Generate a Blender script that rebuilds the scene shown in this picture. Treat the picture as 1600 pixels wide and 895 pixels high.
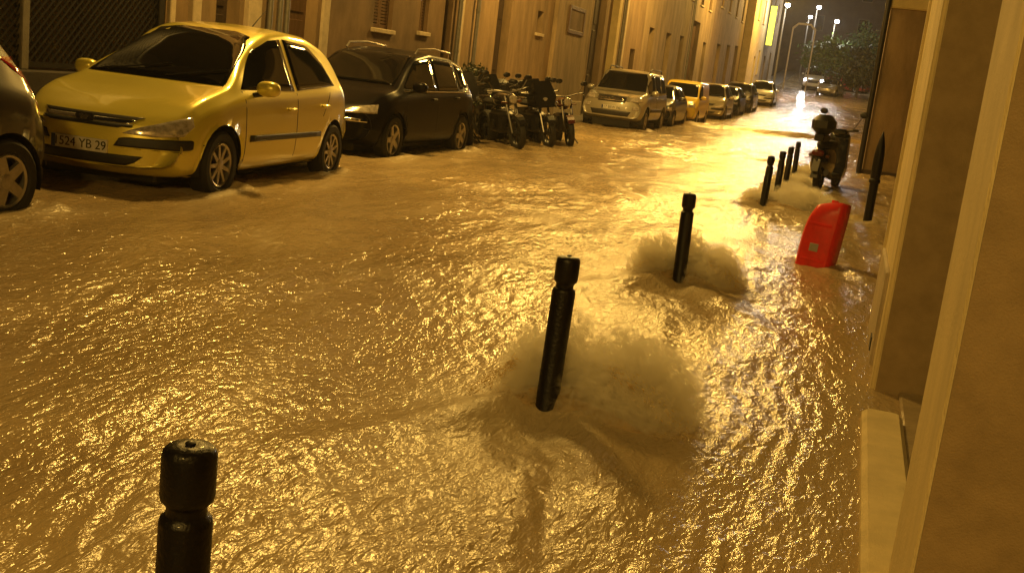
import bpy, bmesh, math, random
import numpy as np
from mathutils import Matrix, Vector
from mathutils.bvhtree import BVHTree

for o in list(bpy.data.objects): bpy.data.objects.remove(o)
SC = bpy.context.scene
COL = SC.collection
R = math.radians
rng = np.random.default_rng(7)
random.seed(7)

# ------------------------------------------------------------------ camera
F_PX, CAM_H = 1695.57, 1.40
_dy = Vector((551, 273.9, -F_PX)).normalized()                 # street direction seen in the lens
_up = Vector((1016, 8452.5, F_PX)); _up = (_up - _dy * _up.dot(_dy)).normalized()
_dx = _dy.cross(_up)
rot = Matrix((_dx, _dy, _up))                                 # camera -> world
cam_data = bpy.data.cameras.new('camera'); cam = bpy.data.objects.new('camera', cam_data); COL.objects.link(cam)
cam.matrix_world = Matrix.Translation((0, 0, CAM_H)) @ rot.to_4x4()
cam_data.sensor_width = 36.0; cam_data.lens = 36.0 * F_PX / 1600.0
cam_data.clip_start = 0.05; cam_data.clip_end = 1500
SC.camera = cam

# ------------------------------------------------------------------ world, moonlight, exposure
world = bpy.data.worlds.new('World'); SC.world = world; world.use_nodes = True
wn = world.node_tree.nodes; wl = world.node_tree.links
sky = wn.new('ShaderNodeTexSky'); sky.sky_type = 'NISHITA'; sky.sun_disc = False
sky.sun_elevation = R(-4.0); sky.sun_rotation = R(200)
bg = wn['Background']; wl.new(sky.outputs[0], bg.inputs[0]); bg.inputs[1].default_value = 0.05
sun = bpy.data.lights.new('moon', 'SUN'); sun.energy = 0.004; sun.angle = R(0.5); sun.color = (1, .95, .88)
so = bpy.data.objects.new('moon', sun); COL.objects.link(so); so.rotation_euler = (R(60), 0, R(200))
SC.view_settings.view_transform = 'Standard'; SC.view_settings.look = 'None'
SC.view_settings.gamma = 1; SC.view_settings.exposure = 0.0
SODIUM = (1.0, 0.585, 0.12)
LAMP_W = 3000.0
SC.render.engine = 'CYCLES'
SC.cycles.max_bounces = 8; SC.cycles.volume_bounces = 6; SC.cycles.volume_step_rate = .6; SC.cycles.sample_clamp_indirect = 6
SC.cycles.caustics_reflective = False; SC.cycles.caustics_refractive = False

def zg(Y):                                                    # the street climbs away from the camera
    return 0.0004 * np.clip(np.asarray(Y, float) - 20.0, 0.0, 110.0) ** 2

# ------------------------------------------------------------------ noise
_perm = rng.permutation(512)
_ang = rng.uniform(0, 2 * np.pi, 512); _gx, _gy = np.cos(_ang), np.sin(_ang)
def perlin(x, y, s=0):
    xi = np.floor(x).astype(np.int64); yi = np.floor(y).astype(np.int64)
    xf = x - xi; yf = y - yi
    def h(a, b): return _perm[(_perm[(a + s * 37) & 511] + b) & 511]
    u = xf * xf * xf * (xf * (xf * 6 - 15) + 10); v = yf * yf * yf * (yf * (yf * 6 - 15) + 10)
    def g(a, b, dx, dy):
        k = h(a, b); return _gx[k] * dx + _gy[k] * dy
    n0 = g(xi, yi, xf, yf) * (1 - u) + g(xi + 1, yi, xf - 1, yf) * u
    n1 = g(xi, yi + 1, xf, yf - 1) * (1 - u) + g(xi + 1, yi + 1, xf - 1, yf - 1) * u
    return (n0 * (1 - v) + n1 * v) * 1.5

# ------------------------------------------------------------------ materials
MATS = {}
def pmat(name, color, rough=.6, metal=0, coat=0, noise=0, nscale=8, bump=0, bscale=60, emit=None, estr=0, spec=.5,
         stretch=(1, 1, 1), dirt=None, alpha=None):
    if name in MATS: return MATS[name]
    m = bpy.data.materials.new(name); m.use_nodes = True
    nt = m.node_tree; b = nt.nodes['Principled BSDF']
    b.inputs['Base Color'].default_value = (*color, 1); b.inputs['Roughness'].default_value = rough
    b.inputs['Metallic'].default_value = metal; b.inputs['Coat Weight'].default_value = coat
    b.inputs['Coat Roughness'].default_value = .06; b.inputs['Specular IOR Level'].default_value = spec
    if emit: b.inputs['Emission Color'].default_value = (*emit, 1); b.inputs['Emission Strength'].default_value = estr
    if noise or bump:
        tc = nt.nodes.new('ShaderNodeTexCoord'); mp = nt.nodes.new('ShaderNodeMapping')
        mp.inputs['Scale'].default_value = stretch; nt.links.new(tc.outputs['Object'], mp.inputs[0])
    if noise:
        n = nt.nodes.new('ShaderNodeTexNoise'); n.inputs['Scale'].default_value = nscale; n.inputs['Detail'].default_value = 8
        n.inputs['Roughness'].default_value = .65
        nt.links.new(mp.outputs[0], n.inputs['Vector'])
        cr = nt.nodes.new('ShaderNodeValToRGB')
        lo = dirt if dirt else tuple(c * (1 - noise) for c in color)
        cr.color_ramp.elements[0].position = .32; cr.color_ramp.elements[1].position = .62
        cr.color_ramp.elements[0].color = (*lo, 1); cr.color_ramp.elements[1].color = (*color, 1)
        nt.links.new(n.outputs['Fac'], cr.inputs[0]); nt.links.new(cr.outputs[0], b.inputs['Base Color'])
        mr = nt.nodes.new('ShaderNodeMapRange'); mr.inputs[3].default_value = min(1, rough * 1.25); mr.inputs[4].default_value = rough * .8
        nt.links.new(n.outputs['Fac'], mr.inputs[0]); nt.links.new(mr.outputs[0], b.inputs['Roughness'])
    if bump:
        n2 = nt.nodes.new('ShaderNodeTexNoise'); n2.inputs['Scale'].default_value = bscale; n2.inputs['Detail'].default_value = 6
        nt.links.new(mp.outputs[0], n2.inputs['Vector'])
        bp = nt.nodes.new('ShaderNodeBump'); bp.inputs['Strength'].default_value = bump; bp.inputs['Distance'].default_value = .01
        nt.links.new(n2.outputs['Fac'], bp.inputs['Height']); nt.links.new(bp.outputs[0], b.inputs['Normal'])
    MATS[name] = m; return m

def water_mat():
    m = bpy.data.materials.new('muddy_water'); m.use_nodes = True; nt = m.node_tree; L = nt.links
    b = nt.nodes['Principled BSDF']
    tc = nt.nodes.new('ShaderNodeTexCoord')
    def nz(scale, st, det=4, rough=.55):
        mp = nt.nodes.new('ShaderNodeMapping'); mp.inputs['Scale'].default_value = st; L.new(tc.outputs['Object'], mp.inputs[0])
        n = nt.nodes.new('ShaderNodeTexNoise'); n.inputs['Scale'].default_value = scale; n.inputs['Detail'].default_value = det
        n.inputs['Roughness'].default_value = rough; n.inputs['Distortion'].default_value = .6
        L.new(mp.outputs[0], n.inputs['Vector']); return n
    silt = nz(1.1, (1, .45, 1), 6)
    cr = nt.nodes.new('ShaderNodeValToRGB'); e = cr.color_ramp.elements
    e[0].position = .3; e[0].color = (.33, .24, .125, 1); e[1].position = .72; e[1].color = (.50, .38, .21, 1)
    L.new(silt.outputs['Fac'], cr.inputs[0])
    at = nt.nodes.new('ShaderNodeAttribute'); at.attribute_name = 'foam'
    mx = nt.nodes.new('ShaderNodeMixRGB'); mx.inputs[2].default_value = (.44, .36, .23, 1)
    # thin foam lines drawn out by the current, and calm patches between the chop
    def mth(op, a_, b_):
        m_ = nt.nodes.new('ShaderNodeMath'); m_.operation = op
        for i_, v_ in enumerate((a_, b_)):
            if isinstance(v_, (int, float)): m_.inputs[i_].default_value = v_
            else: L.new(v_, m_.inputs[i_])
        return m_.outputs[0]
    def rng_(v_, a_, b_, c_, d_):
        r_ = nt.nodes.new('ShaderNodeMapRange'); L.new(v_, r_.inputs[0])
        for i_, q_ in zip((1, 2, 3, 4), (a_, b_, c_, d_)): r_.inputs[i_].default_value = q_
        return r_.outputs[0]
    lines = nz(3.0, (1.6, .16, 1), 7, .7); patch_ = nz(.8, (1, .5, 1), 3, .6)
    fm = mth('MULTIPLY', rng_(lines.outputs['Fac'], .56, .74, 0, .55), rng_(patch_.outputs['Fac'], .4, .6, .3, 1))
    ftot = mth('MINIMUM', mth('ADD', fm, at.outputs['Fac']), 1.0); calm = rng_(patch_.outputs['Fac'], .34, .62, .72, 1.0)
    L.new(ftot, mx.inputs[0]); L.new(cr.outputs[0], mx.inputs[1]); L.new(mx.outputs[0], b.inputs['Base Color'])
    mr = nt.nodes.new('ShaderNodeMapRange'); mr.inputs[3].default_value = .15; mr.inputs[4].default_value = .45
    L.new(ftot, mr.inputs[0]); L.new(mr.outputs[0], b.inputs['Roughness'])
    b.inputs['IOR'].default_value = 1.36
    f1 = nz(24, (1, .42, 1), 2, .55); f2 = nz(58, (1, .5, 1), 2, .5)
    b1 = nt.nodes.new('ShaderNodeBump'); b1.inputs['Strength'].default_value = .9; b1.inputs['Distance'].default_value = .0135
    b2 = nt.nodes.new('ShaderNodeBump'); b2.inputs['Strength'].default_value = .75; b2.inputs['Distance'].default_value = .0042
    L.new(f1.outputs['Fac'], b1.inputs['Height']); L.new(f2.outputs['Fac'], b2.inputs['Height'])
    L.new(calm, b1.inputs['Strength']); L.new(calm, b2.inputs['Strength'])
    L.new(b1.outputs[0], b2.inputs['Normal']); L.new(b2.outputs[0], b.inputs['Normal'])
    return m
WATER = water_mat()
BLACK_IRON = pmat('black_paint_iron', (.006, .005, .006), .4, bump=.3, bscale=90, coat=.08, spec=.3)
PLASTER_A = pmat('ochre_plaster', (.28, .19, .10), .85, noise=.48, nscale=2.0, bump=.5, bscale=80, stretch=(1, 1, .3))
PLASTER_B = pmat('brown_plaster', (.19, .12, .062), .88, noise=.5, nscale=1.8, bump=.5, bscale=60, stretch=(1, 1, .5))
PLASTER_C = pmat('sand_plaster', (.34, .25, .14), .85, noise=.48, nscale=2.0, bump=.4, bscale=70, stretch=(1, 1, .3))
PLASTER_D = pmat('pale_yellow_plaster', (.62, .5, .24), .85, noise=.2, nscale=2.0, bump=.4, bscale=70)
STONE = pmat('cut_stone_trim', (.52, .43, .3), .8, noise=.25, nscale=6, bump=.5, bscale=50)
WET_STONE = pmat('wet_stone', (.42, .33, .2), .35, noise=.3, nscale=7, bump=.5, bscale=45)
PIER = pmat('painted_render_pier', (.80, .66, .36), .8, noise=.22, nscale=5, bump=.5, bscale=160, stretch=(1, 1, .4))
PIER_SHADED = pmat('shaded_pier_brown', (.36, .26, .135), .72, noise=.25, nscale=7, bump=.35, bscale=220)  # pier render darkened, shade of faces turned from the lamps put into colour
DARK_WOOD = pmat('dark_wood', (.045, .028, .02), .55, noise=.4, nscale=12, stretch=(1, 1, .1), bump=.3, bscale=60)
BROWN_WOOD = pmat('brown_wood', (.13, .07, .035), .55, noise=.4, nscale=10, stretch=(1, 1, .12), bump=.3, bscale=60)
GREY_WOOD = pmat('grey_paint_wood', (.15, .12, .09), .6, noise=.3, nscale=9, stretch=(1, 1, .15), bump=.2)
GLASS = pmat('dark_glass', (.005, .005, .006), .05, spec=.22)
LAMP_GLASS = pmat('headlamp_glass', (.55, .5, .45), .15, metal=.2, noise=.6, nscale=18, coat=1)
RUBBER = pmat('rubber', (.012, .011, .011), .75, bump=.3, bscale=120)
ALLOY = pmat('alloy', (.5, .47, .44), .35, metal=.85, noise=.3, nscale=18)
CHROME = pmat('chrome', (.75, .73, .7), .12, metal=1)
BLACK_PL = pmat('black_plastic', (.012, .011, .012), .5, bump=.15, bscale=200)
DARK_METAL = pmat('dark_metal', (.03, .028, .03), .4, metal=.6, noise=.3, nscale=20)
RED_GLASS = pmat('red_lens', (.30, .01, .012), .12, coat=1)
WHITE_PL = pmat('white_plate', (.6, .58, .52), .45, noise=.15, nscale=30)
INK = pmat('black_ink', (.01, .01, .012), .6)
ASPHALT = pmat('asphalt', (.05, .048, .045), .8, noise=.3, nscale=20, bump=.6, bscale=90)
PAVING = pmat('paving', (.16, .14, .11), .5, noise=.3, nscale=5, bump=.5, bscale=60)
RED_PL = pmat('red_plastic', (.88, .04, .035), .35, noise=.22, nscale=9, bump=.15, bscale=40)
LEAF = pmat('leaf', (.06, .12, .02), .55, noise=.5, nscale=3)
LEAF2 = pmat('leaf_dark', (.03, .045, .018), .5, noise=.5, nscale=5)
BARK = pmat('bark', (.09, .065, .045), .9, noise=.4, nscale=15, bump=.8, bscale=30)
ROOF_TILE = pmat('roof_tile', (.30, .13, .07), .8, noise=.35, nscale=8, bump=.5, bscale=20)
ZINC = pmat('zinc', (.25, .24, .22), .4, metal=.5, noise=.25, nscale=14)
DARK_WALL = pmat('dark_wall', (.085, .06, .05), .9, noise=.35, nscale=1.5, bump=.4)

# ------------------------------------------------------------------ mesh helpers
def mesh_obj(name, V, Fc, mat=None, parent=None, smooth=False, loc=None, rotz=0):
    me = bpy.data.meshes.new(name); me.from_pydata([tuple(map(float, v)) for v in V], [], [tuple(map(int, f)) for f in Fc])
    if mat: me.materials.append(mat)
    if smooth: me.polygons.foreach_set('use_smooth', [True] * len(me.polygons))
    me.update()
    o = bpy.data.objects.new(name, me); COL.objects.link(o)
    if parent: o.parent = parent
    if loc is not None: o.location = loc
    if rotz: o.rotation_euler[2] = rotz
    return o
def tag(o, label=None, cat=None, group=None, kind=None):
    if label: o['label'] = label
    if cat: o['category'] = cat
    if group: o['group'] = group
    if kind: o['kind'] = kind
    return o
def empty(name, loc=(0, 0, 0), rz=0, parent=None):
    o = bpy.data.objects.new(name, None); COL.objects.link(o); o.location = loc; o.rotation_euler = (0, 0, rz)
    o.empty_display_size = .1
    if parent: o.parent = parent
    return o
class MB:
    def __init__(s): s.V = []; s.F = []
    def add(s, V, Fc):
        n = len(s.V); s.V += [tuple(v) for v in V]; s.F += [tuple(i + n for i in f) for f in Fc]; return s
    def box(s, x0, x1, y0, y1, z0, z1, bev=0.0):
        if bev <= 0:
            V = [(x, y, z) for z in (z0, z1) for y in (y0, y1) for x in (x0, x1)]
            return s.add(V, [(0, 2, 3, 1), (4, 5, 7, 6), (0, 1, 5, 4), (2, 6, 7, 3), (0, 4, 6, 2), (1, 3, 7, 5)])
        b = min(bev, (x1 - x0) / 2.01, (y1 - y0) / 2.01, (z1 - z0) / 2.01)
        pr = [(x0 + b, y0), (x1 - b, y0), (x1, y0 + b), (x1, y1 - b), (x1 - b, y1), (x0 + b, y1), (x0, y1 - b), (x0, y0 + b)]
        cx, cy = (x0 + x1) / 2, (y0 + y1) / 2
        def ring(z, k):
            return [(cx + (x - cx) * (1 - k * b / (x1 - cx)), cy + (y - cy) * (1 - k * b / (y1 - cy)), z) for x, y in pr]
        V = ring(z0, 1) + ring(z0 + b, 0) + ring(z1 - b, 0) + ring(z1, 1); Fc = []
        for r_ in range(3):
            for i in range(8): Fc.append((r_ * 8 + i, r_ * 8 + (i + 1) % 8, r_ * 8 + 8 + (i + 1) % 8, r_ * 8 + 8 + i))
        Fc += [tuple(range(7, -1, -1)), tuple(range(24, 32))]
        return s.add(V, Fc)
    def lathe(s, prof, n=20, axis='z', at=(0, 0, 0), cap=True):
        V = []; Fc = []
        for r_, h in prof:
            for i in range(n):
                a = 2 * math.pi * i / n; c, d = r_ * math.cos(a), r_ * math.sin(a)
                p = (c, d, h) if axis == 'z' else ((d, h, c) if axis == 'y' else (h, c, d))
                V.append((p[0] + at[0], p[1] + at[1], p[2] + at[2]))
        m = len(prof)
        for j in range(m - 1):
            for i in range(n): Fc.append((j * n + i, j * n + (i + 1) % n, (j + 1) * n + (i + 1) % n, (j + 1) * n + i))
        if cap: Fc += [tuple(range(n - 1, -1, -1)), tuple(range((m - 1) * n, m * n))]
        return s.add(V, Fc)
    def tube(s, pts, r_, n=8):
        pts = [Vector(p) for p in pts]; rr = r_ if isinstance(r_, (list, tuple)) else [r_] * len(pts)
        V = []; Fc = []
        for k, p in enumerate(pts):
            t = (pts[min(k + 1, len(pts) - 1)] - pts[max(k - 1, 0)]).normalized()
            u = t.cross(Vector((0, 0, 1)));
            if u.length < 1e-3: u = t.cross(Vector((0, 1, 0)))
            u.normalize(); w = t.cross(u)
            for i in range(n):
                a = 2 * math.pi * i / n; V.append(tuple(p + (u * math.cos(a) + w * math.sin(a)) * rr[k]))
        for k in range(len(pts) - 1):
            for i in range(n): Fc.append((k * n + i, k * n + (i + 1) % n, (k + 1) * n + (i + 1) % n, (k + 1) * n + i))
        Fc += [tuple(range(n - 1, -1, -1)), tuple(range((len(pts) - 1) * n, len(pts) * n))]
        return s.add(V, Fc)
    def blob(s, c, r_, n=14, m=9, pw=1.0):
        V = []; Fc = []
        sp = lambda v: math.copysign(abs(v) ** pw, v)
        for j in range(m + 1):
            t = math.pi * j / m
            for i in range(n):
                a = 2 * math.pi * i / n
                V.append((c[0] + r_[0] * sp(math.sin(t)) * sp(math.cos(a)), c[1] + r_[1] * sp(math.sin(t)) * sp(math.sin(a)), c[2] + r_[2] * sp(math.cos(t))))
        for j in range(m):
            for i in range(n): Fc.append((j * n + i, (j + 1) * n + i, (j + 1) * n + (i + 1) % n, j * n + (i + 1) % n))
        return s.add(V, Fc)
    def prism(s, poly, y0, y1, plane='xz'):
        n = len(poly); f = {'xz': lambda a, b, d: (a, d, b), 'yz': lambda a, b, d: (d, a, b), 'xy': lambda a, b, d: (a, b, d)}[plane]
        V = [f(a, b, y0) for a, b in poly] + [f(a, b, y1) for a, b in poly]
        Fc = [tuple(range(n)), tuple(range(2 * n - 1, n - 1, -1))] + [(i, i + n, (i + 1) % n + n, (i + 1) % n) for i in range(n)]
        return s.add(V, Fc)
    def build(s, name, mat, parent=None, smooth=False, loc=None, rotz=0):
        o = mesh_obj(name, s.V, s.F, mat, parent, smooth, loc, rotz)
        if smooth:
            try: o.data.set_sharp_from_angle(angle=R(40))
            except Exception: pass
        return o
def copy_tree(o, parent=None):
    c = o.copy(); COL.objects.link(c)
    if parent: c.parent = parent
    for ch in list(o.children): copy_tree(ch, c)
    return c

# ================================================================== THE SETTING
# ---- flood water
BOLL = [(-1.06, 1.64), (-1.08, 4.36), (-1.10, 8.02), (-1.09, 15.1), (-1.06, 17.0), (-1.07, 19.1), (-1.10, 22.0)]
WHEELS = [(-5.6, 6.2), (-5.45, 8.5), (-5.75, 11.1), (-6.15, 14.0), (-6.15, 16.7), (-6.1, 32.1), (-.2, 9.9), (-.45, 19.3), (.2, 14.5)]
def wave(X, Y):
    wx = X + .25 * perlin(X * .9, Y * .5, 1); wy = Y + .25 * perlin(X * .8 + 9, Y * .6, 2)
    h = .022 * perlin(wx * .9, wy * .5, 3)
    far = np.clip((Y - 3) / 8, 0, 1)
    h += (.003 + .007 * far) * (1 - 2 * np.abs(perlin(wx * 2.4, wy * 1.0, 4)))
    a = .35 + 1.2 * np.clip(.5 + perlin(wx * .5, wy * .35, 11), 0, 1)
    sk = wx + .35 * wy                                          # current lines drift sideways
    h += a * .0042 * (1 - 2 * np.abs(perlin(sk * 5.5, wy * (1.5 + 0 * far), 5)))
    h += a * .0045 * (1 - 2 * np.abs(perlin(sk * 12, wy * 3.6, 6)))
    h += a * .0036 * perlin(sk * 25, wy * 10, 7)
    # ripple train running along the house wall
    s = np.exp(-((X + .15) / .33) ** 2) * np.clip((7.2 - Y) / 2.5, 0, 1) * np.clip((Y - 1.0), 0, 1)
    ph = X * 62 + 2.2 * perlin(X * 1.5, Y * .9, 8) * 3 + Y * 1.5
    h += s * .006 * np.sin(ph) * (0.5 + perlin(X * 3, Y * 1.6, 9))
    # speed hump under the flow
    h += .09 * np.exp(-((Y - .43 * X - 42.2) / .45) ** 2) + .03 * perlin(X * 2, Y * 2, 12) * np.exp(-((Y - 25) / 3.) ** 2)
    h *= 1 + .5 * np.clip((Y - 8) / 25, 0, 1)
    h *= .15 + .85 * np.clip((.30 - X) / .25, 0, 1) + .85 * np.clip((Y - 7.5) / .5, 0, 1) * np.clip((X - .05) / .25, 0, 1)
    foam = np.zeros_like(X)
    for bx, by in BOLL[1:]:
        dx, dy = X - bx, Y - by
        r2 = dx * dx + dy * dy
        # V-shaped wake running towards the camera
        down = np.clip(-dy, 0, 3)
        for sg in (-1, 1):
            cx = sg * (.14 + .42 * down)
            h += .05 * np.exp(-((dx - cx) / (.10 + .08 * down)) ** 2) * np.exp(-down * .9) * (dy < .15)
        h -= .05 * np.exp(-(dx / .22) ** 2 - ((dy + .32) / .3) ** 2)
        foam += .8 * np.exp(-r2 / .20) + .45 * np.exp(-((dx) / (.2 + .3 * down)) ** 2) * np.exp(-down * .8) * (dy < .1)
    for bx, by in WHEELS:                                       # water heaping against the tyres
        dx, dy = X - bx, Y - by; nz_ = .6 + .8 * np.clip(.5 + perlin(X * 6, Y * 6, 31), 0, 1)
        h += nz_ * (.05 * np.exp(-(dx / .18) ** 2 - ((dy - .36) / .12) ** 2) + .028 * np.exp(-((dx - .16) / .07) ** 2 - (dy / .35) ** 2) + .02 * np.exp(-((dx - .3 - .3 * np.clip(-dy, 0, 2)) / .08) ** 2) * np.exp(-np.abs(dy + .3) * 1.6))
        foam += nz_ * (.7 * np.exp(-(dx / .25) ** 2 - (dy / .45) ** 2) + .4 * np.exp(-((dx - .25 - .25 * np.clip(-dy, 0, 2)) / .14) ** 2) * np.exp(-np.abs(dy + .4) * 1.3))
    foam += .5 * np.clip(perlin(sk * 3.0, wy * .55, 14) - .28, 0, 1) + .25 * np.clip(perlin(wx * 1.2, wy * .4, 13) - .1, 0, 1)
    return h, np.clip(foam, 0, 1)
ys = [.55]
while ys[-1] < 131: ys.append(ys[-1] + max(.016, .0052 * ys[-1]))
ys = np.array(ys)
xs = np.concatenate([np.linspace(-9.4, -4.0, 230, endpoint=False), np.linspace(-4.0, .62, 270), np.geomspace(.64, 16, 60)])
GX, GY = np.meshgrid(xs, ys); H_, FO = wave(GX, GY)
VV = np.stack([GX, GY, H_ + zg(GY)], -1).reshape(-1, 3)
ny, nx = GX.shape; idx = np.arange(ny * nx).reshape(ny, nx)
Q = np.stack([idx[:-1, :-1], idx[:-1, 1:], idx[1:, 1:], idx[1:, :-1]], -1).reshape(-1, 4)
me = bpy.data.meshes.new('water'); me.vertices.add(len(VV)); me.vertices.foreach_set('co', VV.ravel().astype(np.float32))
me.loops.add(Q.size); me.loops.foreach_set('vertex_index', Q.ravel().astype(np.int32))
me.polygons.add(len(Q)); me.polygons.foreach_set('loop_start', (np.arange(len(Q)) * 4).astype(np.int32))
me.polygons.foreach_set('use_smooth', np.ones(len(Q), bool)); me.update()
fa = me.attributes.new('foam', 'FLOAT', 'POINT'); fa.data.foreach_set('value', FO.ravel().astype(np.float32))
me.materials.append(WATER); wo = bpy.data.objects.new('water', me); COL.objects.link(wo)
tag(wo, 'muddy brown flood water rushing down the street', kind='structure')

# ---- ground below: road, pavements
def strip(name, x0, x1, y0, y1, dz, mat, thick=0, n=60):
    Y = np.linspace(y0, y1, n); V = []; Fc = []
    for y in Y:
        z = float(zg(y)) + dz
        V += [(x0, y, z), (x1, y, z), (x1, y, z - thick - .02), (x0, y, z - thick - .02)]
    for i in range(n - 1):
        a, b = i * 4, i * 4 + 4
        for k in range(4): Fc.append((a + k, a + (k + 1) % 4, b + (k + 1) % 4, b + k))
    Fc += [(0, 3, 2, 1), tuple(range(4 * n - 4, 4 * n))]
    return tag(mesh_obj(name, V, Fc, mat), kind='structure')
strip('ground', -160, 160, -40, 400, -.75, ASPHALT, n=120)
strip('road', -7.85, -1.3, -20, 130, -.42, ASPHALT)
strip('pavement_right', -1.3, 16, -20, 25.6, -.30, PAVING, .3)
strip('pavement_left', -9.6, -7.9, -20, 130, .045, PAVING, .5)

# ---- houses
def rects_wall(y0, y1, z0, z1, x, ops, mat, name, parent, depth=.45, sgn=1):
    """wall in the plane x facing sgn*X with real openings; ops = (ya, yb, za, zb)"""
    ysr = sorted({y0, y1, *[o[0] for o in ops], *[o[1] for o in ops]}); zs = sorted({z0, z1, *[o[2] for o in ops], *[o[3] for o in ops]})
    mb = MB(); xb = x - sgn * depth
    def q(a, b, c, d): mb.add([a, b, c, d], [(0, 1, 2, 3)])
    for i in range(len(ysr) - 1):
        for j in range(len(zs) - 1):
            ym, zm = (ysr[i] + ysr[i + 1]) / 2, (zs[j] + zs[j + 1]) / 2
            if any(o[0] < ym < o[1] and o[2] < zm < o[3] for o in ops): continue
            a, b, c, d = (x, ysr[i], zs[j]), (x, ysr[i + 1], zs[j]), (x, ysr[i + 1], zs[j + 1]), (x, ysr[i], zs[j + 1])
            q(a, b, c, d)
    for o in ops:
        ya, yb, za, zb = o
        q((x, ya, za), (x, ya, zb), (xb, ya, zb), (xb, ya, za)); q((x, yb, za), (xb, yb, za), (xb, yb, zb), (x, yb, zb))
        q((x, ya, zb), (x, yb, zb), (xb, yb, zb), (xb, ya, zb)); q((x, ya, za), (xb, ya, za), (xb, yb, za), (x, yb, za))
    xf = x - sgn * 6.0                                            # end walls, back and top
    q((x, y0, z0), (x, y0, z1), (xf, y0, z1), (xf, y0, z0)); q((x, y1, z0), (xf, y1, z0), (xf, y1, z1), (x, y1, z1))
    q((xf, y0, z0), (xf, y0, z1), (xf, y1, z1), (xf, y1, z0)); q((x, y0, z1), (x, y1, z1), (xf, y1, z1), (xf, y0, z1))
    return mb.build(name, mat, parent)

def window_part(parent, x, ya, yb, za, zb, sgn=1, shutters=None, mat=GREY_WOOD, sill=True, rec=.16):
    xr = x - sgn * rec; t = .06
    X0, X1 = sorted((xr - sgn * .05, xr))
    mb = MB(); mb.box(X0, X1, ya, ya + t, za, zb); mb.box(X0, X1, yb - t, yb, za, zb)
    mb.box(X0, X1, ya + t, yb - t, za, za + t); mb.box(X0, X1, ya + t, yb - t, zb - t, zb)
    ym = (ya + yb) / 2; mb.box(X0, X1, ym - .03, ym + .03, za + t, zb - t)
    w = mb.build('window', mat, parent)
    P0, P1 = sorted((xr - sgn * .035, xr - sgn * .025))
    for a, b in ((ya + t, ym - .03), (ym + .03, yb - t)): MB().box(P0, P1, a, b, za + t, zb - t).build('pane', GLASS, w)
    if sill:
        S0, S1 = sorted((x - sgn * .1, x + sgn * .07)); MB().box(S0, S1, ya - .08, yb + .08, za - .09, za - .003, .012).build('sill', STONE, w)
    if shutters:
        S0, S1 = sorted((xr + sgn * .04, xr + sgn * .075))
        for a, b in ((ya + .01, ym - .005), (ym + .005, yb - .01)):
            sh = MB(); sh.box(S0, S1, a, a + .06, za, zb); sh.box(S0, S1, b - .06, b, za, zb); sh.box(S0, S1, a + .06, b - .06, za, za + .08); sh.box(S0, S1, a + .06, b - .06, zb - .08, zb)
            so_ = sh.build('shutter', shutters, w)
            sl = MB(); z = za + .1; B0, B1 = S0 + .006, S1 - .006
            while z < zb - .12: sl.box(B0, B1, a + .06, b - .06, z, z + .045); z += .06
            tag(sl.build('slats', shutters, w), kind='stuff')
    return w
def door_part(parent, x, ya, yb, za, zb, sgn=1, mat=DARK_WOOD, rec=.22, frame=None):
    xr = x - sgn * rec; X0, X1 = sorted((xr - sgn * .06, xr))
    d = MB().box(X0, X1, ya, yb, za, zb).build('door', mat, parent)
    A0, A1 = sorted((xr, xr + sgn * .02)); w = yb - ya; k = 2 if w > 1.15 else 1
    for i in range(k):
        a, b = ya + w * i / k, ya + w * (i + 1) / k; h = zb - za
        for f0, f1 in ((.06, .36), (.40, .68), (.72, .95)):
            MB().box(A0, A1, a + .1, b - .1, za + h * f0, za + h * f1, .012).build('door_panel', mat, d)
    MB().blob(((xr + sgn * .05), ya + w * .5 - .08, za + 1.0), (.03, .03, .03), 8, 6).build('door_handle', CHROME, d, True)
    if frame:
        B0, B1 = sorted((x - .002 * sgn, x + sgn * .05))
        fr = MB().box(B0, B1, ya - .16, ya - .003, za, zb + .16, .01); fr.box(B0, B1, yb + .003, yb + .16, za, zb + .16, .01); fr.box(B0, B1, ya - .003, yb + .003, zb + .003, zb + .16, .01)
        fr.build('door_surround', frame, d)
    return d
def pipe_part(parent, x, y, z0, z1, r_=.055, mat=ZINC):
    p = MB().lathe([(r_, z0), (r_, z1)], 10, at=(x, y, 0)).build('drainpipe', mat, parent, True)
    for z in np.arange(z0 + .7, z1, 1.9): MB().lathe([(r_ + .012, z), (r_ + .012, z + .05)], 10, at=(x, y, 0)).build('bracket', mat, p)
    return p
FX = -9.0
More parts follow.
